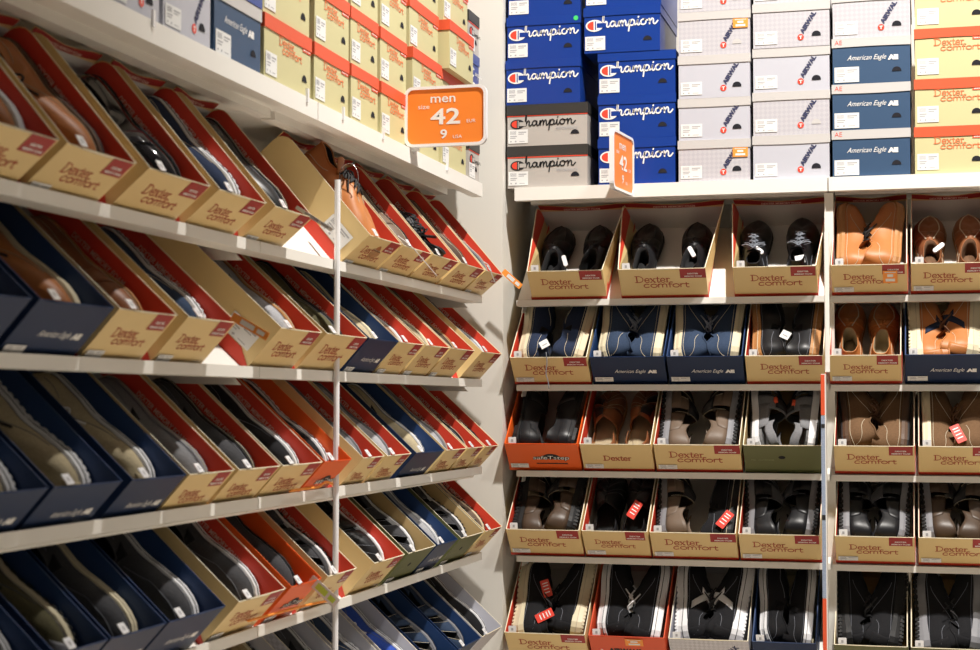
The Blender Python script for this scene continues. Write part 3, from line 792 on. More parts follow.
def fill_box(BM, w, L, H, spec, mode, names, where, group, tagside=True, extra=None):
    """two shoes in the box; mode: 'side' on their sides soles outwards toes to the front, 'stand' soles down heels to the front"""
    roots = []
    for i, sd in enumerate((-1, 1)):
        mir = 1 if sd < 0 else -1
        SC = Matrix.Identity(4)
        if mode == 'side':
            # shoe x (heel->toe) -> box -Y ; shoe z (up) -> away from its wall
            SC = Matrix.Diagonal((.96, .80, .90 if w > .19 else w/.211, 1))
            ex = Vector((0,-1,0)); ez = Vector((-sd,0,0)); ey = ez.cross(ex)
            o = Vector((sd*(w/2-.0085), .014+SL*.96+random.uniform(0,.010), .0475))
            M = Matrix.Translation(o) @ Matrix.Rotation(sd*R(random.uniform(0, 1.2)), 4, 'Z') @ basis(ex, ey, ez, (0,0,0)) @ SC
        elif mode == 'front':   # on their sides, heels to the front, tops rolled a little towards the viewer
            SC = Matrix.Diagonal((1, .95, 1 if w > .2 else w/.2, 1))
            rho = R(random.uniform(4, 14) if i == int(w*1e4) % 2 else random.uniform(14, 26))
            ex = Vector((0,1,0)); ez = Vector((-sd*math.cos(rho),0,math.sin(rho))); ey = ez.cross(ex)
            o = Vector((sd*(w/2-.006), .008+random.uniform(0,.028), .053)) + Vector((-sd*(.004+.05*math.sin(rho)),0,0))
            M = Matrix.Translation(o) @ Matrix.Rotation(-sd*R(random.uniform(0,2.5)), 4, 'Z') @ basis(ex, ey, ez, (0,0,0)) @ SC
        elif mode == 'pile' and i == 1:
            ex = Vector((0,-1,.0)).normalized(); ey = Vector((1,0,0)); ez = ex.cross(ey); ey = ez.cross(ex)
            M = Matrix.Translation((.012, -.004+SL, .034)) @ basis(ex, ey, ez, (0,0,0))
        elif mode == 'pile':
            ex = Vector((0,-1,0)); ez = Vector((-sd,0,0)); ey = ez.cross(ex)
            M = Matrix.Translation((-w/2+.0045, .30, .046)) @ basis(ex, ey, ez, (0,0,0)) @ Matrix.Diagonal((.96,.86,.9,1))
        elif mode == 'stand':
            ex = Vector((0,1,0)); ez = Vector((0,0,1)); ey = ez.cross(ex)
            o = Vector((sd*(w/2-.052+random.uniform(-.003,0)), .010+random.uniform(0,.014), .0055))
            M = Matrix.Translation(o) @ Matrix.Rotation(-sd*R(random.uniform(-.5,1.2)), 4, 'Z') @ basis(ex, ey, ez, (0,0,0)) @ Matrix.Diagonal((.98,.93 if w > .19 else w/.205,1,1))
        elif mode == 'standtoe':
            ex = Vector((0,-1,0)); ez = Vector((0,0,1)); ey = ez.cross(ex)
            o = Vector((sd*(w*.25), .012+SL+.004, .0035))
            M = Matrix.Translation(o) @ Matrix.Rotation(sd*R(2), 4, 'Z') @ basis(ex, ey, ez, (0,0,0))
        M2 = M
        if mode in ('side', 'front') and w > .19: pass
        s_ = shoe(spec if not isinstance(spec, list) else spec[i], mir, BM @ M2, '%s shoe in %s' % (names[i], where), group)
        inv = M2.inverted()
        if i == 0 and tagside:
            tm = MB(); tm.prism(rrect(-.011,-.009,.011,.009,.002,2), 0, .0012)
            tm.flat([(-.003,-.004),(.003,-.004),(.003,.003),(-.003,.003)], 1, z=.0016)
            x = -w/2+.022 if tagside is True else tagside
            put('price_tag', tm.mesh('price_tag', [M_PLAST, M_STICKG]), s_, inv @ Matrix.Translation((x, .010, H+.003)) @ Matrix.Rotation(R(90)-TILT+R(8) if tagside is True else R(12), 4, 'X'))
        if extra:
            for e in extra:
                if e[0] == i:
                    _, kind, x, y, z, rz = e
                    tm = MB()
                    if kind == 'red':
                        tm.prism(rrect(-.013,-.026,.013,.026,.002,2), 0, .0012)
                        for q in (-.014,-.004,.006,.014): tm.flat([(-.008,q),(.008,q),(.008,q+.003),(-.008,q+.003)], 1, z=.0016)
                        me = tm.mesh('swing_tag', [M_TAGR, M_TXTW]); nm = 'swing_tag'
                    elif kind == 'alarm':
                        tm.prism(rrect(-.006,-.018,.006,.018,.0055,4), 0, .007); me = tm.mesh('security_tag', [M_PLAST]); nm = 'security_tag'
                    else:
                        tm.prism(rrect(-.013,-.012,.013,.012,.001,2), 0, .001); tm.flat([(-.007,-.004),(.007,-.004),(.007,-.001),(-.007,-.001)], 1, z=.0014)
                        me = tm.mesh('paper_tag', [M_STICK, M_STICKG]); nm = 'paper_tag'
                    put(nm, me, s_, inv @ Matrix.Translation((x, y, z)) @ Matrix.Rotation(R(25), 4, 'X') @ Matrix.Rotation(R(rz), 4, 'Z'))
        roots.append(s_)
    return roots

# ------------------------------------------------------------------ layout numbers
LIPY = 4.58; LIPX = -1.207
TOPL, TOPH = CAMZ+.584, CAMZ+.622
SET = .012
LIPHB = .017; LIPHL = .021
HB = [.100, .099, .101, .102, .100]; HL = [.100]+[.105]*4; TL = [R(49.5)]+[TILT]*4
SINKL = [.011, .008, .025, .010, .010]   # how far the boxes sit down behind the lip
ZB = [on_y(530, py, LIPY).z for py in (306, 390.8, 476.7, 562, 664)]       # lip undersides, back wall
ZL = [on_x(480, py, LIPX).z for py in (302.7, 386.8, 474.3, 560.3, 661)]       # left wall
ORD = ['first','second','third','fourth','fifth','sixth','seventh','eighth','ninth','tenth','eleventh','twelfth','thirteenth','fourteenth']
SHN = ['top', 'second', 'third', 'fourth', 'lowest']
BOXH = .095

def back_matrix(x, z): return Matrix.Translation((x, LIPY+SET, z+.004)) @ Matrix.Rotation(TILT, 4, 'X')
def left_matrix(y, z, TILT=TILT): return Matrix.Translation((LIPX-SET, y, z+.004)) @ Matrix.Rotation(R(90), 4, 'Z') @ Matrix.Rotation(TILT, 4, 'X')
FRY = LIPY+SET-BOXH*math.sin(TILT); FRX = LIPX-SET+BOXH*math.sin(TILT)

# ------------------------------------------------------------------ the setting
PILX, PILY = -1.174, 4.575
def slab(name, a, b, m):
    mb = MB(); mb.box(a, b); return struct(put(name, mb.mesh(name, [m])))
slab('floor', (-1.9,-2.5,-.05), (4.2,5.3,0), M_FLOOR)
slab('wall_back', (-1.9,5.04,0), (4.2,5.14,5.3), M_PANEL)
slab('wall_left', (-1.80,-2.5,0), (-1.70,5.04,5.3), M_PANEL)
slab('wall_corner', (-1.70,PILY,0), (PILX,5.04,5.3), M_WALL)
mb = MB(); mb.box((-1.9,-2.5,5.3),(4.2,5.3,5.4)); struct(put('ceiling', mb.mesh('ceiling', [M_CEIL])))

# ------------------------------------------------------------------ shelves
def sloped_shelf(name_lab, axis, z, a, b, sink=0, TILT=TILT):
    LIPH = LIPHB if axis == 'y' else LIPHL
    """tilted tray with a low front lip; runs from a to b along its wall"""
    mb = MB(); th = .004; d = .335
    # profile (depth, height) with depth measured from the lip plane inwards
    c, s = math.cos(TILT), math.sin(TILT)
    top = [(.006, -.006-.0), (.012+d*c, .001+d*s-.004)]
    prof = [(.0055,-.0075),(.0115+d*c,-.0065+d*s),(.0115+d*c+.003,-.0095+d*s),(.0095,-.0125)]
    dd, dz = sink*s, sink*c
    prof = [(p[0]+dd, p[1]-dz) for p in prof]
    lip = MB()
    if axis == 'y':
        mb.prism([(LIPY+p[0], z+p[1]) for p in prof], a, b, 'x')
        lip.prism([(LIPY, z-LIPH),(LIPY+.005,z-LIPH),(LIPY+.005,z),(LIPY,z)], a, b, 'x')
        lip.prism([(LIPY+.005, z-LIPH),(LIPY+.05,z-LIPH),(LIPY+.05,z-LIPH+.002),(LIPY+.005,z-LIPH+.002)], a, b, 'x')
    else:
        mb.prism([(LIPX-p[0], z+p[1]) for p in prof], a, b, 'y')
        lip.prism([(LIPX, z-LIPH),(LIPX-.005,z-LIPH),(LIPX-.005,z),(LIPX,z)], a, b, 'y')
        lip.prism([(LIPX-.005, z-LIPH),(LIPX-.05,z-LIPH),(LIPX-.05,z-LIPH+.002),(LIPX-.005,z-LIPH+.002)], a, b, 'y')
    root = empty('display_shelf', Matrix.Identity(4))
    tag(root, name_lab, 'shelf', None)
    put('tray', mb.mesh('tray', [M_WHITE], merge=True), root); put('front_lip', lip.mesh('front_lip', [M_WHITE], merge=True), root)
    for e in (a+.004, b-.006):
        br = MB(); tri = [(.04,-.030),(.02+.25,-.008+.23),(.44,-.008+.23),(.44,-.02)]
        if axis == 'y': br.prism([(LIPY+p[0], z+p[1]-.004) for p in tri], e, e+.002, 'x')
        else: br.prism([(LIPX-p[0], z+p[1]-.004) for p in tri], e, e+.002, 'y')
        put('bracket', br.mesh('bracket', [M_WHITE]), root)
    return root
POSTX = on_y(829, 300, LIPY).x
RIGHT = 1.35
for i, z in enumerate(ZB):
    x0 = on_y(516.5, 400, LIPY).x
    sloped_shelf('white sloped display shelf, %s tier on back wall left of the upright post' % SHN[i], 'y', z+LIPHB, x0, POSTX-.003)
    sloped_shelf('white sloped display shelf, %s tier on back wall right of the upright post' % SHN[i], 'y', z+LIPHB-.002, POSTX+.003, RIGHT)
YROD = on_x(339, 300, LIPX+.012).y
YJ = on_x(260, 300, LIPX).y
for i, z in enumerate(ZL):
    sloped_shelf('white sloped display shelf, %s tier on left wall, bay beside the corner' % SHN[i], 'x', z+LIPHL, YJ+.0015, 4.472, SINKL[i], TL[i])
    sloped_shelf('white sloped display shelf, %s tier on left wall, bay nearest the camera' % SHN[i], 'x', z+LIPHL, 1.2, YJ-.0015, SINKL[i], TL[i])

def top_shelf(lab, axis, a, b):
    mb = MB(); lip = MB(); rl = MB()
    if axis == 'y':
        mb.box((a,LIPY+.004,TOPH-.012),(b,5.036,TOPH)); lip.box((a,LIPY,TOPL),(b,LIPY+.004,TOPH)); lip.box((a,LIPY+.004,TOPL),(b,LIPY+.03,TOPL+.003)); rl.box((a+.01,LIPY+.16,TOPL+.008),(b-.01,LIPY+.2,TOPH-.012))
    else:
        mb.box((-1.697,a,TOPH-.012),(LIPX-.004,b,TOPH)); lip.box((LIPX-.004,a,TOPL),(LIPX,b,TOPH)); lip.box((LIPX-.03,a,TOPL),(LIPX-.004,b,TOPL+.003)); rl.box((LIPX-.13,a+.01,TOPL+.008),(LIPX-.10,b-.01,TOPH-.012))
    root = empty('flat_shelf', Matrix.Identity(4)); tag(root, lab, 'shelf')
    put('board', mb.mesh('board', [M_WHITE]), root); put('front_lip', lip.mesh('front_lip', [M_WHITE]), root); put('stiffener', rl.mesh('stiffener', [M_WHITE]), root)
top_shelf('flat white shelf above the back wall displays, left of the post, holding closed boxes', 'y', on_y(514.5,195,LIPY).x, POSTX-.0015)
top_shelf('flat white shelf above the back wall displays, right of the post, holding closed boxes', 'y', POSTX+.0015, RIGHT)
YJ2 = on_x(318, 110, LIPX).y
top_shelf('flat white shelf above the left wall displays, bay beside the corner', 'x', YJ2+.0015, 4.474)
top_shelf('flat white shelf above the left wall displays, bay nearest the camera', 'x', 1.2, YJ2-.0015)

# little clip holders on the left overhead lip
for i, px in enumerate((152, 307, 343, 383, 413, 447)):
    y = on_x(px, 60, LIPX).y
    mb = MB(); mb.box((LIPX-.001,y-.004,TOPH-.012),(LIPX+.004,y+.004,TOPH+.016))
    tag(put('shelf_clip', mb.mesh('shelf_clip', [M_PLAST])), 'small white plastic clip on the overhead left shelf edge, %s from the corner' % ORD[5-i], 'clip', 'clips on the overhead left shelf edge')

# upright posts
mb = MB(); mb.box((POSTX-.012,LIPY+.03,0),(POSTX+.012,LIPY+.055,TOPL-.002))
tag(put('upright_post', mb.mesh('upright_post', [M_WHITE])), 'white vertical metal upright between the two bays of the back wall', 'post')
pz = on_y(828, 235, LIPY-.012).z
mb = MB(); mb.prism(rrect(POSTX-.0065,LIPY-.105,POSTX+.0065,LIPY-.092,.003,3), on_y(828,372,LIPY-.1).z, pz)
tag(put('divider_rod', mb.mesh('divider_rod', [M_WHITE])), 'thin white vertical rod in front of the upper two display shelves of back wall', 'rod')
# long price strip
SX = POSTX-.006; zt = on_y(827, 374, LIPY-.1).z; zb = .55
root = empty('hanging_size_strip', Matrix.Translation((SX-.004, LIPY-.1, 0))); tag(root, 'tall narrow red white and blue printed strip hanging beside the post', 'sign')
mb = MB(); mb.box((-.006,-.02,zb),(.006,.02,zt)); put('strip_board', mb.mesh('strip_board', [M_WHITE]), root)
def sp(z0, z1, m, nm):
    q = MB(); q.box((-.0068,-.0212,z0),(.0034,-.0201,z1)); put(nm, q.mesh(nm, [m]), root)
zz = lambda py: on_y(827, py, LIPY-.12).z
sp(zz(415), zt-.002, M_ORED, 'red_print'); sp(zz(598), zz(416), M_STRIPB, 'blue_print'); sp(zb, zz(599), M_ORED, 'red_print')
q = MB(); q.box((-.0062,-.0218,zz(428)),(.003,-.0214,zz(424))); q.box((-.0062,-.0218,zz(520)),(.003,-.0214,zz(515))); put('black_mark', q.mesh('black_mark', [M_BLACK]), root)
mb = MB(); mb.prism(circ(LIPX+.0075, YROD, .0065, n=10), 0, on_x(338,180,LIPX+.0075).z)
tag(put('divider_rod', mb.mesh('divider_rod', [M_PLAST], smooth=False)), 'thin white vertical rod standing in front of the left wall shelves', 'rod')

# ------------------------------------------------------------------ signs
def sign(M, w, h, label, texts, back=False):
    root = empty('size_sign', M); tag(root, label, 'sign', None)
    mb = MB(); mb.prism(rrect(-w/2,-h/2,w/2,h/2,.016), -.003, .003)
    put('sign_board', mb.mesh('sign_board', [M_SIGNO]), root, RX90)
    fr = MB(); o = rrect(-w/2-.007,-h/2-.007,w/2+.007,h/2+.007,.020); i_ = rrect(-w/2,-h/2,w/2,h/2,.016); n = len(o)
    vs = [(p[0],p[1],z) for z in (-.006,.006) for p in o] + [(p[0],p[1],z) for z in (-.006,.006) for p in i_]
    fs = []
    for k in range(n):
        l = (k+1) % n
        fs += [(k,l,n+l,n+k), (2*n+l,2*n+k,3*n+k,3*n+l), (n+k,n+l,3*n+l,3*n+k), (l,k,2*n+k,2*n+l)]
    fr.add(vs, fs); put('sign_frame', fr.mesh('sign_frame', [M_PLAST]), root, RX90)
    for side in ((0, R(180)) if back else (0,)):
        for s, x, z, ww, hh, b in texts:
            put('lettering', font_mesh(s, ww, hh, M_TXTW, 0, b), root, Matrix.Rotation(side, 4, 'Z') @ Matrix.Translation((x, -.0038, z)) @ RX90)
    return root
TX = [('men', -.006, .035, .062, .016, .01), ('size', -.054, .020, .028, .011, .0), ('42', .0, -.021, .074, .041, .02), ('EUR', .064, -.019, .022, .0085, .0), ('9', -.004, -.058, .017, .024, .02), ('USA', .030, -.058, .022, .0085, .0)]
sy = 3.80
a = on_y(405, 148, sy); b = on_y(487, 84, sy)
W = b.x-a.x-.014; Hh = b.z-a.z-.014
sg = sign(Matrix.Translation(((a.x+b.x)/2, sy, (a.z+b.z)/2)), W, Hh, 'orange men size sign in a white frame above the overhead left shelf edge', [(s, x*W/.19, z*Hh/.14, ww*W/.19, hh*Hh/.14, bb) for s, x, z, ww, hh, bb in TX])
mb = MB(); mb.box((LIPX-.001,sy+.004,a.z-.008),(LIPX+.02,sy+.012,a.z+.05)); put('mounting_clip', mb.mesh('mounting_clip', [M_PLAST]), sg, sg.matrix_basis.inverted())
sx = on_y(629, 165, LIPY).x
c0 = on_y(625, 191, LIPY-.1).z; c1 = on_y(625, 136, LIPY-.1).z
s2 = sign(Matrix.Translation((sx, LIPY-.11, (c0+c1)/2)) @ Matrix.Rotation(R(84), 4, 'Z'), .19, .15, 'orange size sign in a white frame seen edge-on, jutting from back wall shelf', TX, False)
mb = MB(); mb.box((.09,.004,-.05),(.115,.012,.03)); put('mounting_clip', mb.mesh('mounting_clip', [M_WHITE]), s2)

# ------------------------------------------------------------------ open boxes on the back wall
S_ = lambda *a, **k: (a[0], a[1], a[2], k)
BACK = [
 [ # x0, x1, style, mode, spec, opts
  (526,603,'dc','stand',S_('loafer','black','black'),dict(st=False, ex=[(0,'alarm',-.012,.07,.078,20)])),
  (617,706,'dc','stand',S_('loafer','black','black'),dict(st=False, ex=[(1,'alarm',.075,.09,.085,30)])),
  (731.5,817,'dc','stand',S_('oxford','black','black',lace='grey'),dict(st=False, ex=[(0,'alarm',-.050,.10,.080,50),(1,'paper',.066,.055,.080,10)])),
  (830,908,'dc','front',S_('casual','tan','gum',lin='beige'),dict(ot=(.055,.058,.038,.042))),
  (910,992,'dc','stand',S_('loafer','brown','gum',lin='brown'),dict(ex=[(0,'alarm',-.030,.09,.080,-50)])),
 ],[
  (509,587.5,'dc','front',S_('slipon','navy','cream'),dict(ex=[(0,'paper',-.018,.05,.105,30)])),
  (588.5,664.5,'navy','front',S_('casual','denim','cream',lace='grey'),{}),
  (665.5,743,'navy','front',S_('casual','denim','cream',lace='grey'),{}),
  (744,824.5,'dc','front',S_('slipon','black','gum'),dict(ex=[(0,'paper',.0,.08,.105,-30)], st=False)),
  (828,902,'dc','stand',S_('loafer','tan','gum',lin='beige'),{}),
  (904,988,'navy','front',S_('sneaker','tan','cream',lace='brown',stripe='navy'),{}),
 ],[
  (503.5,578,'safe','front',S_('loafer','black','black'),{}),
  (578.7,651.5,'dex','stand',S_('mule','brown','gum',lin='beige'),{}),
  (652.5,740.5,'dc','front',S_('sandal','taupe','grey',lin='black'),{}),
  (742,822.5,'green','front',S_('strap','grey','white',lin='grey'),dict(st=False)),
  (833,915.5,'dc','front',S_('casual','nubuck','brown',lace='brown'),dict(st=False)),
  (917.5,1000,'dc','front',S_('casual','nubuck','cream',lace='brown'),dict(st=False, ex=[(0,'red',-.0,.045,.105,25)])),
 ],[
  (505,580,'dc','front',S_('sandal','dbrown','black',lin='beige'),{}),
  (580.7,648,'dc','stand',S_('mule','black','black',lin='black'),dict(ex=[(1,'red',.045,.09,.095,-30)])),
  (648.7,736.5,'dc','front',[S_('sandal','taupe','grey'),S_('slipon','blackf','black')],dict(ex=[(1,'red',.085,.05,.105,-35)])),
  (737.5,821,'dc','front',S_('sandal','black','grey'),{}),
  (834,915.5,'dc','front',S_('sandal','black','grey'),{}),
  (917.5,1000,'dc','front',S_('sandal','dbrown','grey'),{}),
 ],[
  (503.5,585.5,'dc','front',S_('sneaker','blackf','cream'),dict(st=False, ex=[(0,'red',-.02,.16,.106,20),(1,'red',-.008,.06,.106,-60)])),
  (587.5,665,'redair','front',S_('canvas','blackf','white',lace='white'),dict(st=False, ot=(.02,.078,.05,.028))),
  (667.5,749,'grey','front',S_('sneaker','blackf','white',lace='black',stripe='white'),dict(st=False)),
  (751,817,'navy','front',S_('slipon','blackf','white'),dict(st=False)),
  (833,908.6,'green','front',S_('trek','blackf','black',lace='black'),dict(st=False)),
  (910,992,'green','front',S_('trek','blackf','grey',lace='black'),dict(st=False)),
 ]]
for r, row in enumerate(BACK):
    z = ZB[r]+LIPHB; BOXH = HB[r]; FRY = LIPY+SET-BOXH*math.sin(TILT)
    zf = z+.004+BOXH*math.cos(TILT)
    for k, (p0, p1, sty, mode, spec, op) in enumerate(row):
        pyz = 325 + 0
        # find image row of the front rim
        def X(px):
            py = 300
            for _ in range(4):
                P = on_y(px, py, FRY); py += (P.z - zf)*F/4.6
            return P.x
        x0, x1 = X(p0), X(p1)
        if x0 < -1.158: x0 = -1.158
        w = x1-x0-.0045; L = .322 if r == 0 else .33
        if k > 0 or True: w = min(w, .262)
        M = back_matrix((x0+x1)/2, z)
        where = '%s box from left, %s display shelf, back wall' % (ORD[k], SHN[r])
        open_box(sty, w, L, BOXH, M, 'open %s shoebox, %s from left, %s display shelf, back wall' % (STY[sty]['desc'], ORD[k], SHN[r]), 'open shoeboxes on the %s display shelf of the back wall' % SHN[r], sticker=op.get('st', True), otag=op.get('ot'), flare=.24 if r == 0 and k < 3 else 0)
        fill_box(M, w, L, BOXH, spec, mode, ('left', 'right'), where, 'shoes on the %s display shelf of the back wall' % SHN[r], extra=op.get('ex'))

# ------------------------------------------------------------------ open boxes on the left wall
LEFT = [
 [ (-28,60,'dc','side',S_('casual','tan','white'),{}), (67,137,'dc','side',S_('casual','tan','brown'),{}), (149,211,'dc','side',S_('loafer','patent','black'),dict(st=False)),
   (219,267,'dc','side',S_('sneaker','navy','white'),dict(st=False)), (275,313.5,'dc','side',S_('slipon','black','black'),{}),
   (369.6,402,'dc','pile',S_('casual','tan','gum'),dict(st=True)), (403.5,432,'dc','side',S_('loafer','taupe','black'),{}), (433.5,459,'dc','stand',S_('oxford','black','black',lace='black'),dict(st=False)),
   (461,485,'dc','side',S_('oxford','dbrown','brown'),dict(st=False)), (486,504.5,'dc','side',S_('slipon','dgrey','grey'),{}) ],
 [ (-55,33,'navy','side',S_('casual','tan','cream'),{}), (39.2,115,'navy','side',S_('casual','tan','cream'),{}), (119,178,'dc','side',S_('loafer','brown','gum'),{}), (188,237,'dc','side',S_('sneaker','denim','white',lace='white'),{}),
   (280.7,322.6,'dc','side',S_('slipon','lgrey','gum'),dict(st=False)), (325,367.5,'dc','side',S_('casual','olive','black'),dict(st=False)), (369,399,'navy','side',S_('casual','beige','cream'),{}), (400,424.4,'dc','side',S_('slipon','brown','white'),{}),
   (426,450,'dc','side',S_('casual','beige','cream'),{}), (451,475,'dc','side',S_('loafer','dbrown','gum'),{}), (482,502,'dc','side',S_('slipon','lgrey','white'),dict(st=False)) ],
 [ (-35,49.5,'navy','side',S_('sneaker','beige','white'),{}), (53.6,123,'navy','side',S_('sneaker','beige','white'),{}), (132,187,'navy','side',S_('canvas','beige','white',lace='white'),{}), (189,235,'dc','side',S_('slipon','grey','grey'),{}),
   (238.5,281,'dc','side',S_('slipon','dgrey','black'),{}), (282.3,323,'dc','side',S_('canvas','blackf','white',lace='black'),{}), (324.5,352,'safe','side',S_('sneaker','blackf','white',lace='white'),{}),
   (363,385,'dc','side',S_('driver','grey','grey'),{}), (387,411.6,'dc','side',S_('driver','lgrey','grey'),{}), (416,444.5,'navy','side',S_('slipon','beige','white'),{}), (446.4,467,'dc','side',S_('slipon','lgrey','grey'),dict(st=False)),
   (468,484.4,'dc','side',S_('slipon','dgrey','black'),{}), (485.6,502.5,'dc','side',S_('driver','black','black'),dict(st=False)) ],
 [ (-20,48,'navy','side',S_('canvas','olive','white'),{}), (55,108.5,'navy','side',S_('trek','olive','cream'),{}), (110.8,167,'navy','side',S_('slipon','dgrey','cream'),{}), (169,226,'navy','side',S_('slipon','dgrey','white'),{}),
   (238.5,286,'dc','side',S_('slipon','dgrey','white'),{}), (291,322,'safe','side',S_('driver','dgrey','black'),{}), (327.5,357,'dc','side',S_('sandal','dgrey','white'),{}), (374,405,'dc','side',S_('mule','black','white'),dict(st=False)),
   (408,436,'green','side',S_('strap','dgrey','white'),{}), (437.5,458,'navy','side',S_('slipon','lgrey','white'),{}), (461,484,'green','side',S_('sandal','dgrey','white'),{}), (485.3,504,'dc','side',S_('sandal','taupe','cream'),{}) ],
 [ (262,300,'dc','side',S_('slipon','dgrey','white'),{}), (302,336,'white','side',S_('sandal','sand','cream',lin='beige'),{}), (345,375,'grey','side',S_('slipon','dgrey','white'),{}), (377,404,'white','side',S_('sneaker','denim','white'),{}),
   (406,431,'grey','side',S_('canvas','blue','white',lace='white'),{}), (432.5,457,'navy','side',S_('strap','denim','grey'),{}), (458.5,481,'navy','side',S_('strap','denim','grey'),{}), (482,503,'white','side',S_('slipon','blackf','white'),{}) ],
]
for r, row in enumerate(LEFT):
    z = ZL[r]+LIPHL-.004; n = len(row); BOXH = HL[r]; snk = SINKL[r]; tl = TL[r]; z -= snk*math.cos(tl); FRX = LIPX-SET+(BOXH-snk)*math.sin(tl)
    zf = z+.004+BOXH*math.cos(tl)
    for k, (p0, p1, sty, mode, spec, op) in enumerate(row):
        def Y(px):
            py = 300
            for _ in range(5):
                P = on_x(px, py, FRX); dep = P.y*math.cos(ALPHA)-P.x*math.sin(ALPHA); py += (P.z - zf)*F/dep
            return P.y
        y0, y1 = Y(p0), Y(p1)
        if y1 > 4.50: y1 = 4.50
        w = y1-y0-.0045
        if w > .245: y0 = y1-.2495; w = .245
        if w < .175 and k < n-1 : w = max(w, min(.175, w))
        L = .308 if r == 0 else .33
        M = Matrix.Translation((-snk*math.sin(tl), 0, 0)) @ left_matrix((y0+y1)/2, z, tl)
        o = ORD[n-1-k]
        open_box(sty, w, L, BOXH, M, 'open %s shoebox, %s from the corner, %s display shelf, left wall' % (STY[sty]['desc'], o, SHN[r]), 'open shoeboxes on the %s display shelf of the left wall' % SHN[r], sticker=op.get('st', True), sidest=(r, k) in ((0, 5), (1, 4)))
        fill_box(M, w, L, BOXH, spec, mode, ('near', 'far'), '%s box from corner, %s display shelf, left wall' % (o, SHN[r]), 'shoes on the %s display shelf of the left wall' % SHN[r], tagside=-w/2+.045)

# ------------------------------------------------------------------ closed boxes, back wall (px x0, x1, [(style, top_y, bottom_y, extra)])
STK = [
 (506,588,[('perf',145,186.5,{}),('perf',103.5,144.5,{}),('champ',58.5,104,dict(x=(505,581))),('champ',15.4,58,dict(x=(506,581), gdot=True)),('champ',-29,15,dict(x=(507,581)))]),
 (597,676,[('champ',137.5,184.6,{}),('champ',94,137,{}),('champ',50.8,93.5,{}),('champ',5,49.8,dict(x=(583,661))),('champ',-39,4.6,dict(x=(584,662)))]),
 (677.5,751,[('air',139.5,182.5,dict(otag=True)),('airp',97.5,139,{}),('airp',54.5,97,{}),('air',10.8,53.5,dict(otag=True, hole='lid')),('air',-32,10,{})]),
 (752,830.7,[('airp',134.5,179.5,{}),('air',90.8,134,dict(hole='lid')),('airp',46.8,90.3,{}),('air',2,46.3,{}),('air',-42,1.5,{})]),
 (831.6,911.6,[('ae',129,176.4,{}),('ae',83,128.6,{}),('ae',37,82.5,{}),('air',-8,36.5,{})]),
 (914,992,[('dc',125.6,174,{}),('dc',77.6,125,{}),('dc',27,77,{}),('dc',-22,26.5,{})]),
]
CY = LIPY+.012
for k, (p0, p1, st) in enumerate(STK):
    z = TOPH+.0005
    for j, (sty, t, b_, e) in enumerate(st):
        q0, q1 = e.get('x', (p0, p1))
        x0, x1 = on_y(q0, b_, CY).x, on_y(q1, b_, CY).x
        h = on_y((p0+p1)/2, t, CY).z - on_y((p0+p1)/2, b_, CY).z
        zt = on_y((p0+p1)/2, t, CY).z
        h = zt - z
        w = x1-x0-.002
        M = Matrix.Translation(((x0+x1)/2, CY+random.uniform(0,.006), z)) 
        closed_box(sty, w, h, M, 'closed %s shoebox, %s from bottom, %s stack from left, back wall' % (CST[sty]['desc'], ORD[j], ORD[k]), 'closed shoeboxes stacked above the back wall displays', otag=e.get('otag', False), hole=e.get('hole', 'dark'), gdot=e.get('gdot', False))
        z = zt+.0004
# closed boxes, left wall: columns from near to the corner
CX = LIPX-.010
def YL(px, z):
    py = 100
    for _ in range(6):
        P = on_x(px, py, CX); dep = P.y*math.cos(ALPHA)-P.x*math.sin(ALPHA); py += (P.z - z)*F/dep
    return P.y
LST = [
 (50,104,['airp']), (106,161,['airp','airp']), (163,212,['airp','airp']), (214,262,['ae','champ']), (264,312,['dc','dc']), (314,349.5,['dc','dc','dc']), (351,379,['dc','dc','dc']),
 (381,408,['dc','dc','dc','dc']), (410,440,['dc','dc','dc','dc']), (442,467,['dc','dc','dc','dc']), (469,480.5,['perf','perf','champ','perf']),
]
n = len(LST)
for k, (p0, p1, st) in enumerate(LST):
    y0, y1 = YL(p0, TOPH), YL(p1, TOPH); z = TOPH+.0005
    y1 = min(y1, 4.484)
    for j, sty in enumerate(st):
        w = min(y1-y0-.004, .25); h = .128 if sty != 'perf' else .115
        dx = random.uniform(-.004,.006) if j else 0
        if j == 2 and k == 9: dx = .02
        M = Matrix.Translation((CX+dx*(1 if j else 0), (y0+y1)/2, z)) @ Matrix.Rotation(R(90), 4, 'Z')
        closed_box(sty, w, h, M, 'closed %s shoebox, %s from bottom, %s stack from the corner, left wall' % (CST[sty]['desc'], ORD[j], ORD[n-1-k]), 'closed shoeboxes stacked above the left wall displays', hole='dark')
        z += h+.0004

# ------------------------------------------------------------------ loose tags, cords and a hook
def px_at(px, py, Y): return on_y(px, py, Y)
def loose(name, label, px0, py0, px1, py1, wpx, Y, m1, m2, cat='tag', grp=None):
    A = on_y(px0, py0, Y); B = on_y(px1, py1, Y)
    d = (B-A); Ln = d.length; d.normalize(); nrm = Vector((0,-1,0)); up = nrm.cross(d).normalized()
    wd = wpx*(Y/math.cos(ALPHA))/F
    root = empty(name, basis(d, up, d.cross(up), A)); tag(root, label, cat, grp)
    mb = MB(); mb.prism(rrect(0, -wd/2, Ln, wd/2, wd*.12, 2), -.0004, .0004); put('card', mb.mesh('card', [m1]), root)
    mb = MB(); mb.flat([(Ln*.25,-wd*.3),(Ln*.62,-wd*.3),(Ln*.62,wd*.3),(Ln*.25,wd*.3)], 0, z=.0009); mb.flat([(Ln*.70,-wd*.25),(Ln*.9,-wd*.25),(Ln*.9,wd*.25),(Ln*.70,wd*.25)], 0, z=.0009)
    put('printed_area', mb.mesh('printed_area', [m2]), root)
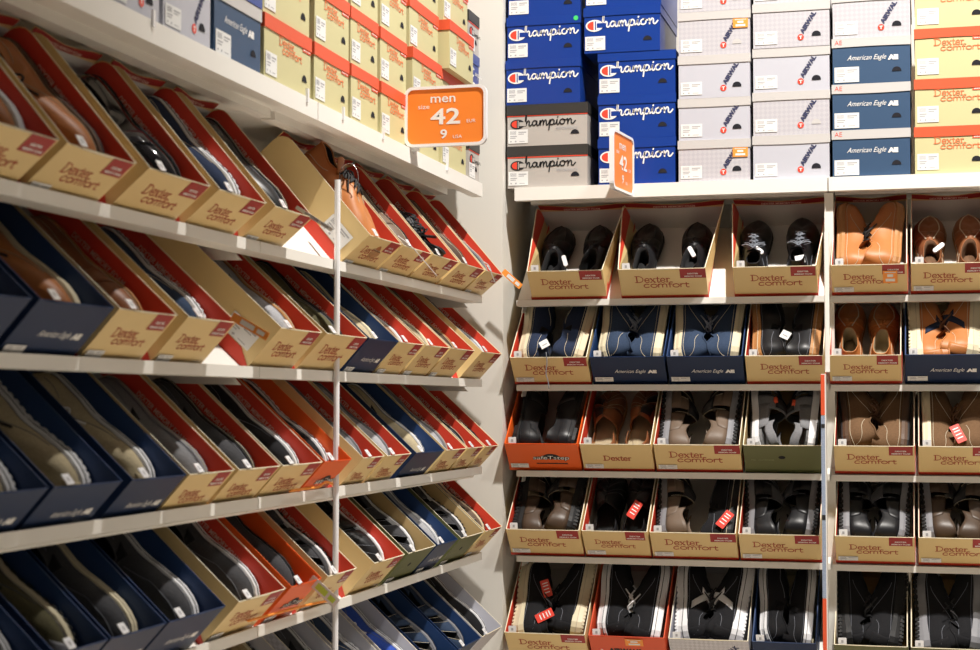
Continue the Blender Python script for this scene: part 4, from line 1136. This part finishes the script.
yc = on_x(503, 272, FRX).y
loose('swing_tag', 'small orange price tag dangling from the corner box of the top left shelf', 503, 271, 521, 287, 6, yc-.001, M_TAGO, M_STICK)
loose('swing_tag', 'orange and white tag on the third box end in second row, left wall', 232, 316, 268, 337, 9, on_x(236, 318, FRX+.01).y-.01, M_TAGO, M_STICK)
M_LIME = mat('yellow_green_sticker', (.55,.80,.10), .5)
loose('swing_tag', 'white tag with yellow-green end hanging by an orange box, fourth row', 310, 579, 337, 604, 11, on_x(325, 590, FRX+.012).y-.01, M_STICK, M_LIME)
loose('swing_tag', 'long narrow white tag hanging over the box side beside the tall rod', 296, 207, 332, 230, 4, on_x(313, 205, FRX+.006).y-.006, M_STICK, M_STICKG)
def cord(name, label, pts, Xp, r, m, cat):
    mb = MB(); mb.tube(smooth_pts([on_x(x, y, Xp) for x, y in pts], 6), r, n=6)
    tag(put(name, mb.mesh(name, [m], smooth=True)), label, cat)
cord('tag_string', 'thin white string hanging over the box fronts of the top left shelf', [(398,236),(412,247),(425,262),(437,276)], FRX+.0015, .0012, M_PLAST, 'string')
cord('tag_string', 'short white string hanging from the last box of the top left shelf', [(484,262),(489,266),(492,275),(495,282)], FRX+.0015, .0014, M_PLAST, 'string')
cord('ribbon', 'orange ribbon lying along the third left shelf edge by the white rod', [(290,491),(303,489),(318,487),(326,482),(332,484)], FRX-.035, .0028, M_TAGO, 'ribbon')
cord('ribbon', 'orange ribbon lying along the fourth left shelf edge under the cream boxes', [(248,621),(270,615),(292,609),(312,604),(327,601)], FRX-.035, .0026, M_TAGO, 'ribbon')
mb = MB(); hp = [(340,184),(340,172),(345,165),(352,164),(357,171),(358,182),(354,190)]
yy = on_x(372, 215, FRX).y + .06
mb.tube(smooth_pts([on_y(x, y, yy) for x, y in hp], 6), .0011, n=6)
tag(put('wire_hook', mb.mesh('wire_hook', [mat('thin_steel_wire', (.6,.6,.6), .25, metal=1.0)], smooth=True)), 'thin bent wire hook above the tan shoe beside the white rod', 'hook')
mb = MB(); mb.tube(smooth_pts([on_y(x, y, FRY-.004) for x, y in ((546,352),(547,362),(546,373),(548,381),(549,389))], 5), .0013, n=6)
tag(put('shoelace', mb.mesh('shoelace', [LACE['grey']], smooth=True)), 'dark grey lace hanging down over a cream box front, second row, back wall', 'lace')

# ------------------------------------------------------------------ lamps
def lamp(x, y, e, tgt, size=R(95), label='', blend=.6, rad=.05):
    z = 5.02
    root = empty('ceiling_spotlight', Matrix.Translation((x, y, z))); tag(root, label, 'lamp', 'ceiling spotlights')
    mb = MB(); mb.prism(circ(0,0,.05,n=16), .02, .16); mb.box((-.012,-.012,.16),(.012,.012,.28)); put('lamp_housing', mb.mesh('lamp_housing', [M_WHITE]), root)
    ld = bpy.data.lights.new('spot', 'SPOT'); ld.energy = e; ld.spot_size = size; ld.spot_blend = blend; ld.shadow_soft_size = rad; ld.color = (1, .95, .88)
    lo = bpy.data.objects.new('lamp_light', ld); COL.objects.link(lo); lo.parent = root
    d = Vector(tgt)-Vector((x, y, z)); lo.matrix_basis = d.to_track_quat('-Z', 'Y').to_matrix().to_4x4()
DN = lambda x, y: (x-.05, y+.05, 0)
lamp(.25, 3.00, 900, (-.85, 4.75, 1.3), R(92), 'white ceiling spotlight nearest the corner of the two walls', .9)
lamp(1.55, 2.90, 330, (.9, 4.7, 1.3), R(88), 'white ceiling spotlight facing the middle of the back wall', .8)
lamp(.90, 1.70, 1500, (.90, 1.72, 0), R(44), 'added unseen ceiling spotlight over the aisle, lighting the floor to brighten box fronts', .6)  # added downlight: its bounce off the floor fills the box fronts from below
w = bpy.data.worlds.new('world'); scene.world = w; w.use_nodes = True
w.node_tree.nodes['Background'].inputs[0].default_value = (1.0, .93, .86, 1)
w.node_tree.nodes['Background'].inputs[1].default_value = .06
scene.view_settings.view_transform = 'Standard'
scene.view_settings.look = 'None'
scene.view_settings.exposure = 0.0
scene.view_settings.gamma = 1.0
for l, os_ in LABELS.items():
    if len(l.split()) > 16 or len(l.split()) < 4: print('LABEL LEN', len(l.split()), l)
    if len(os_) > 1: print('DUP', l)
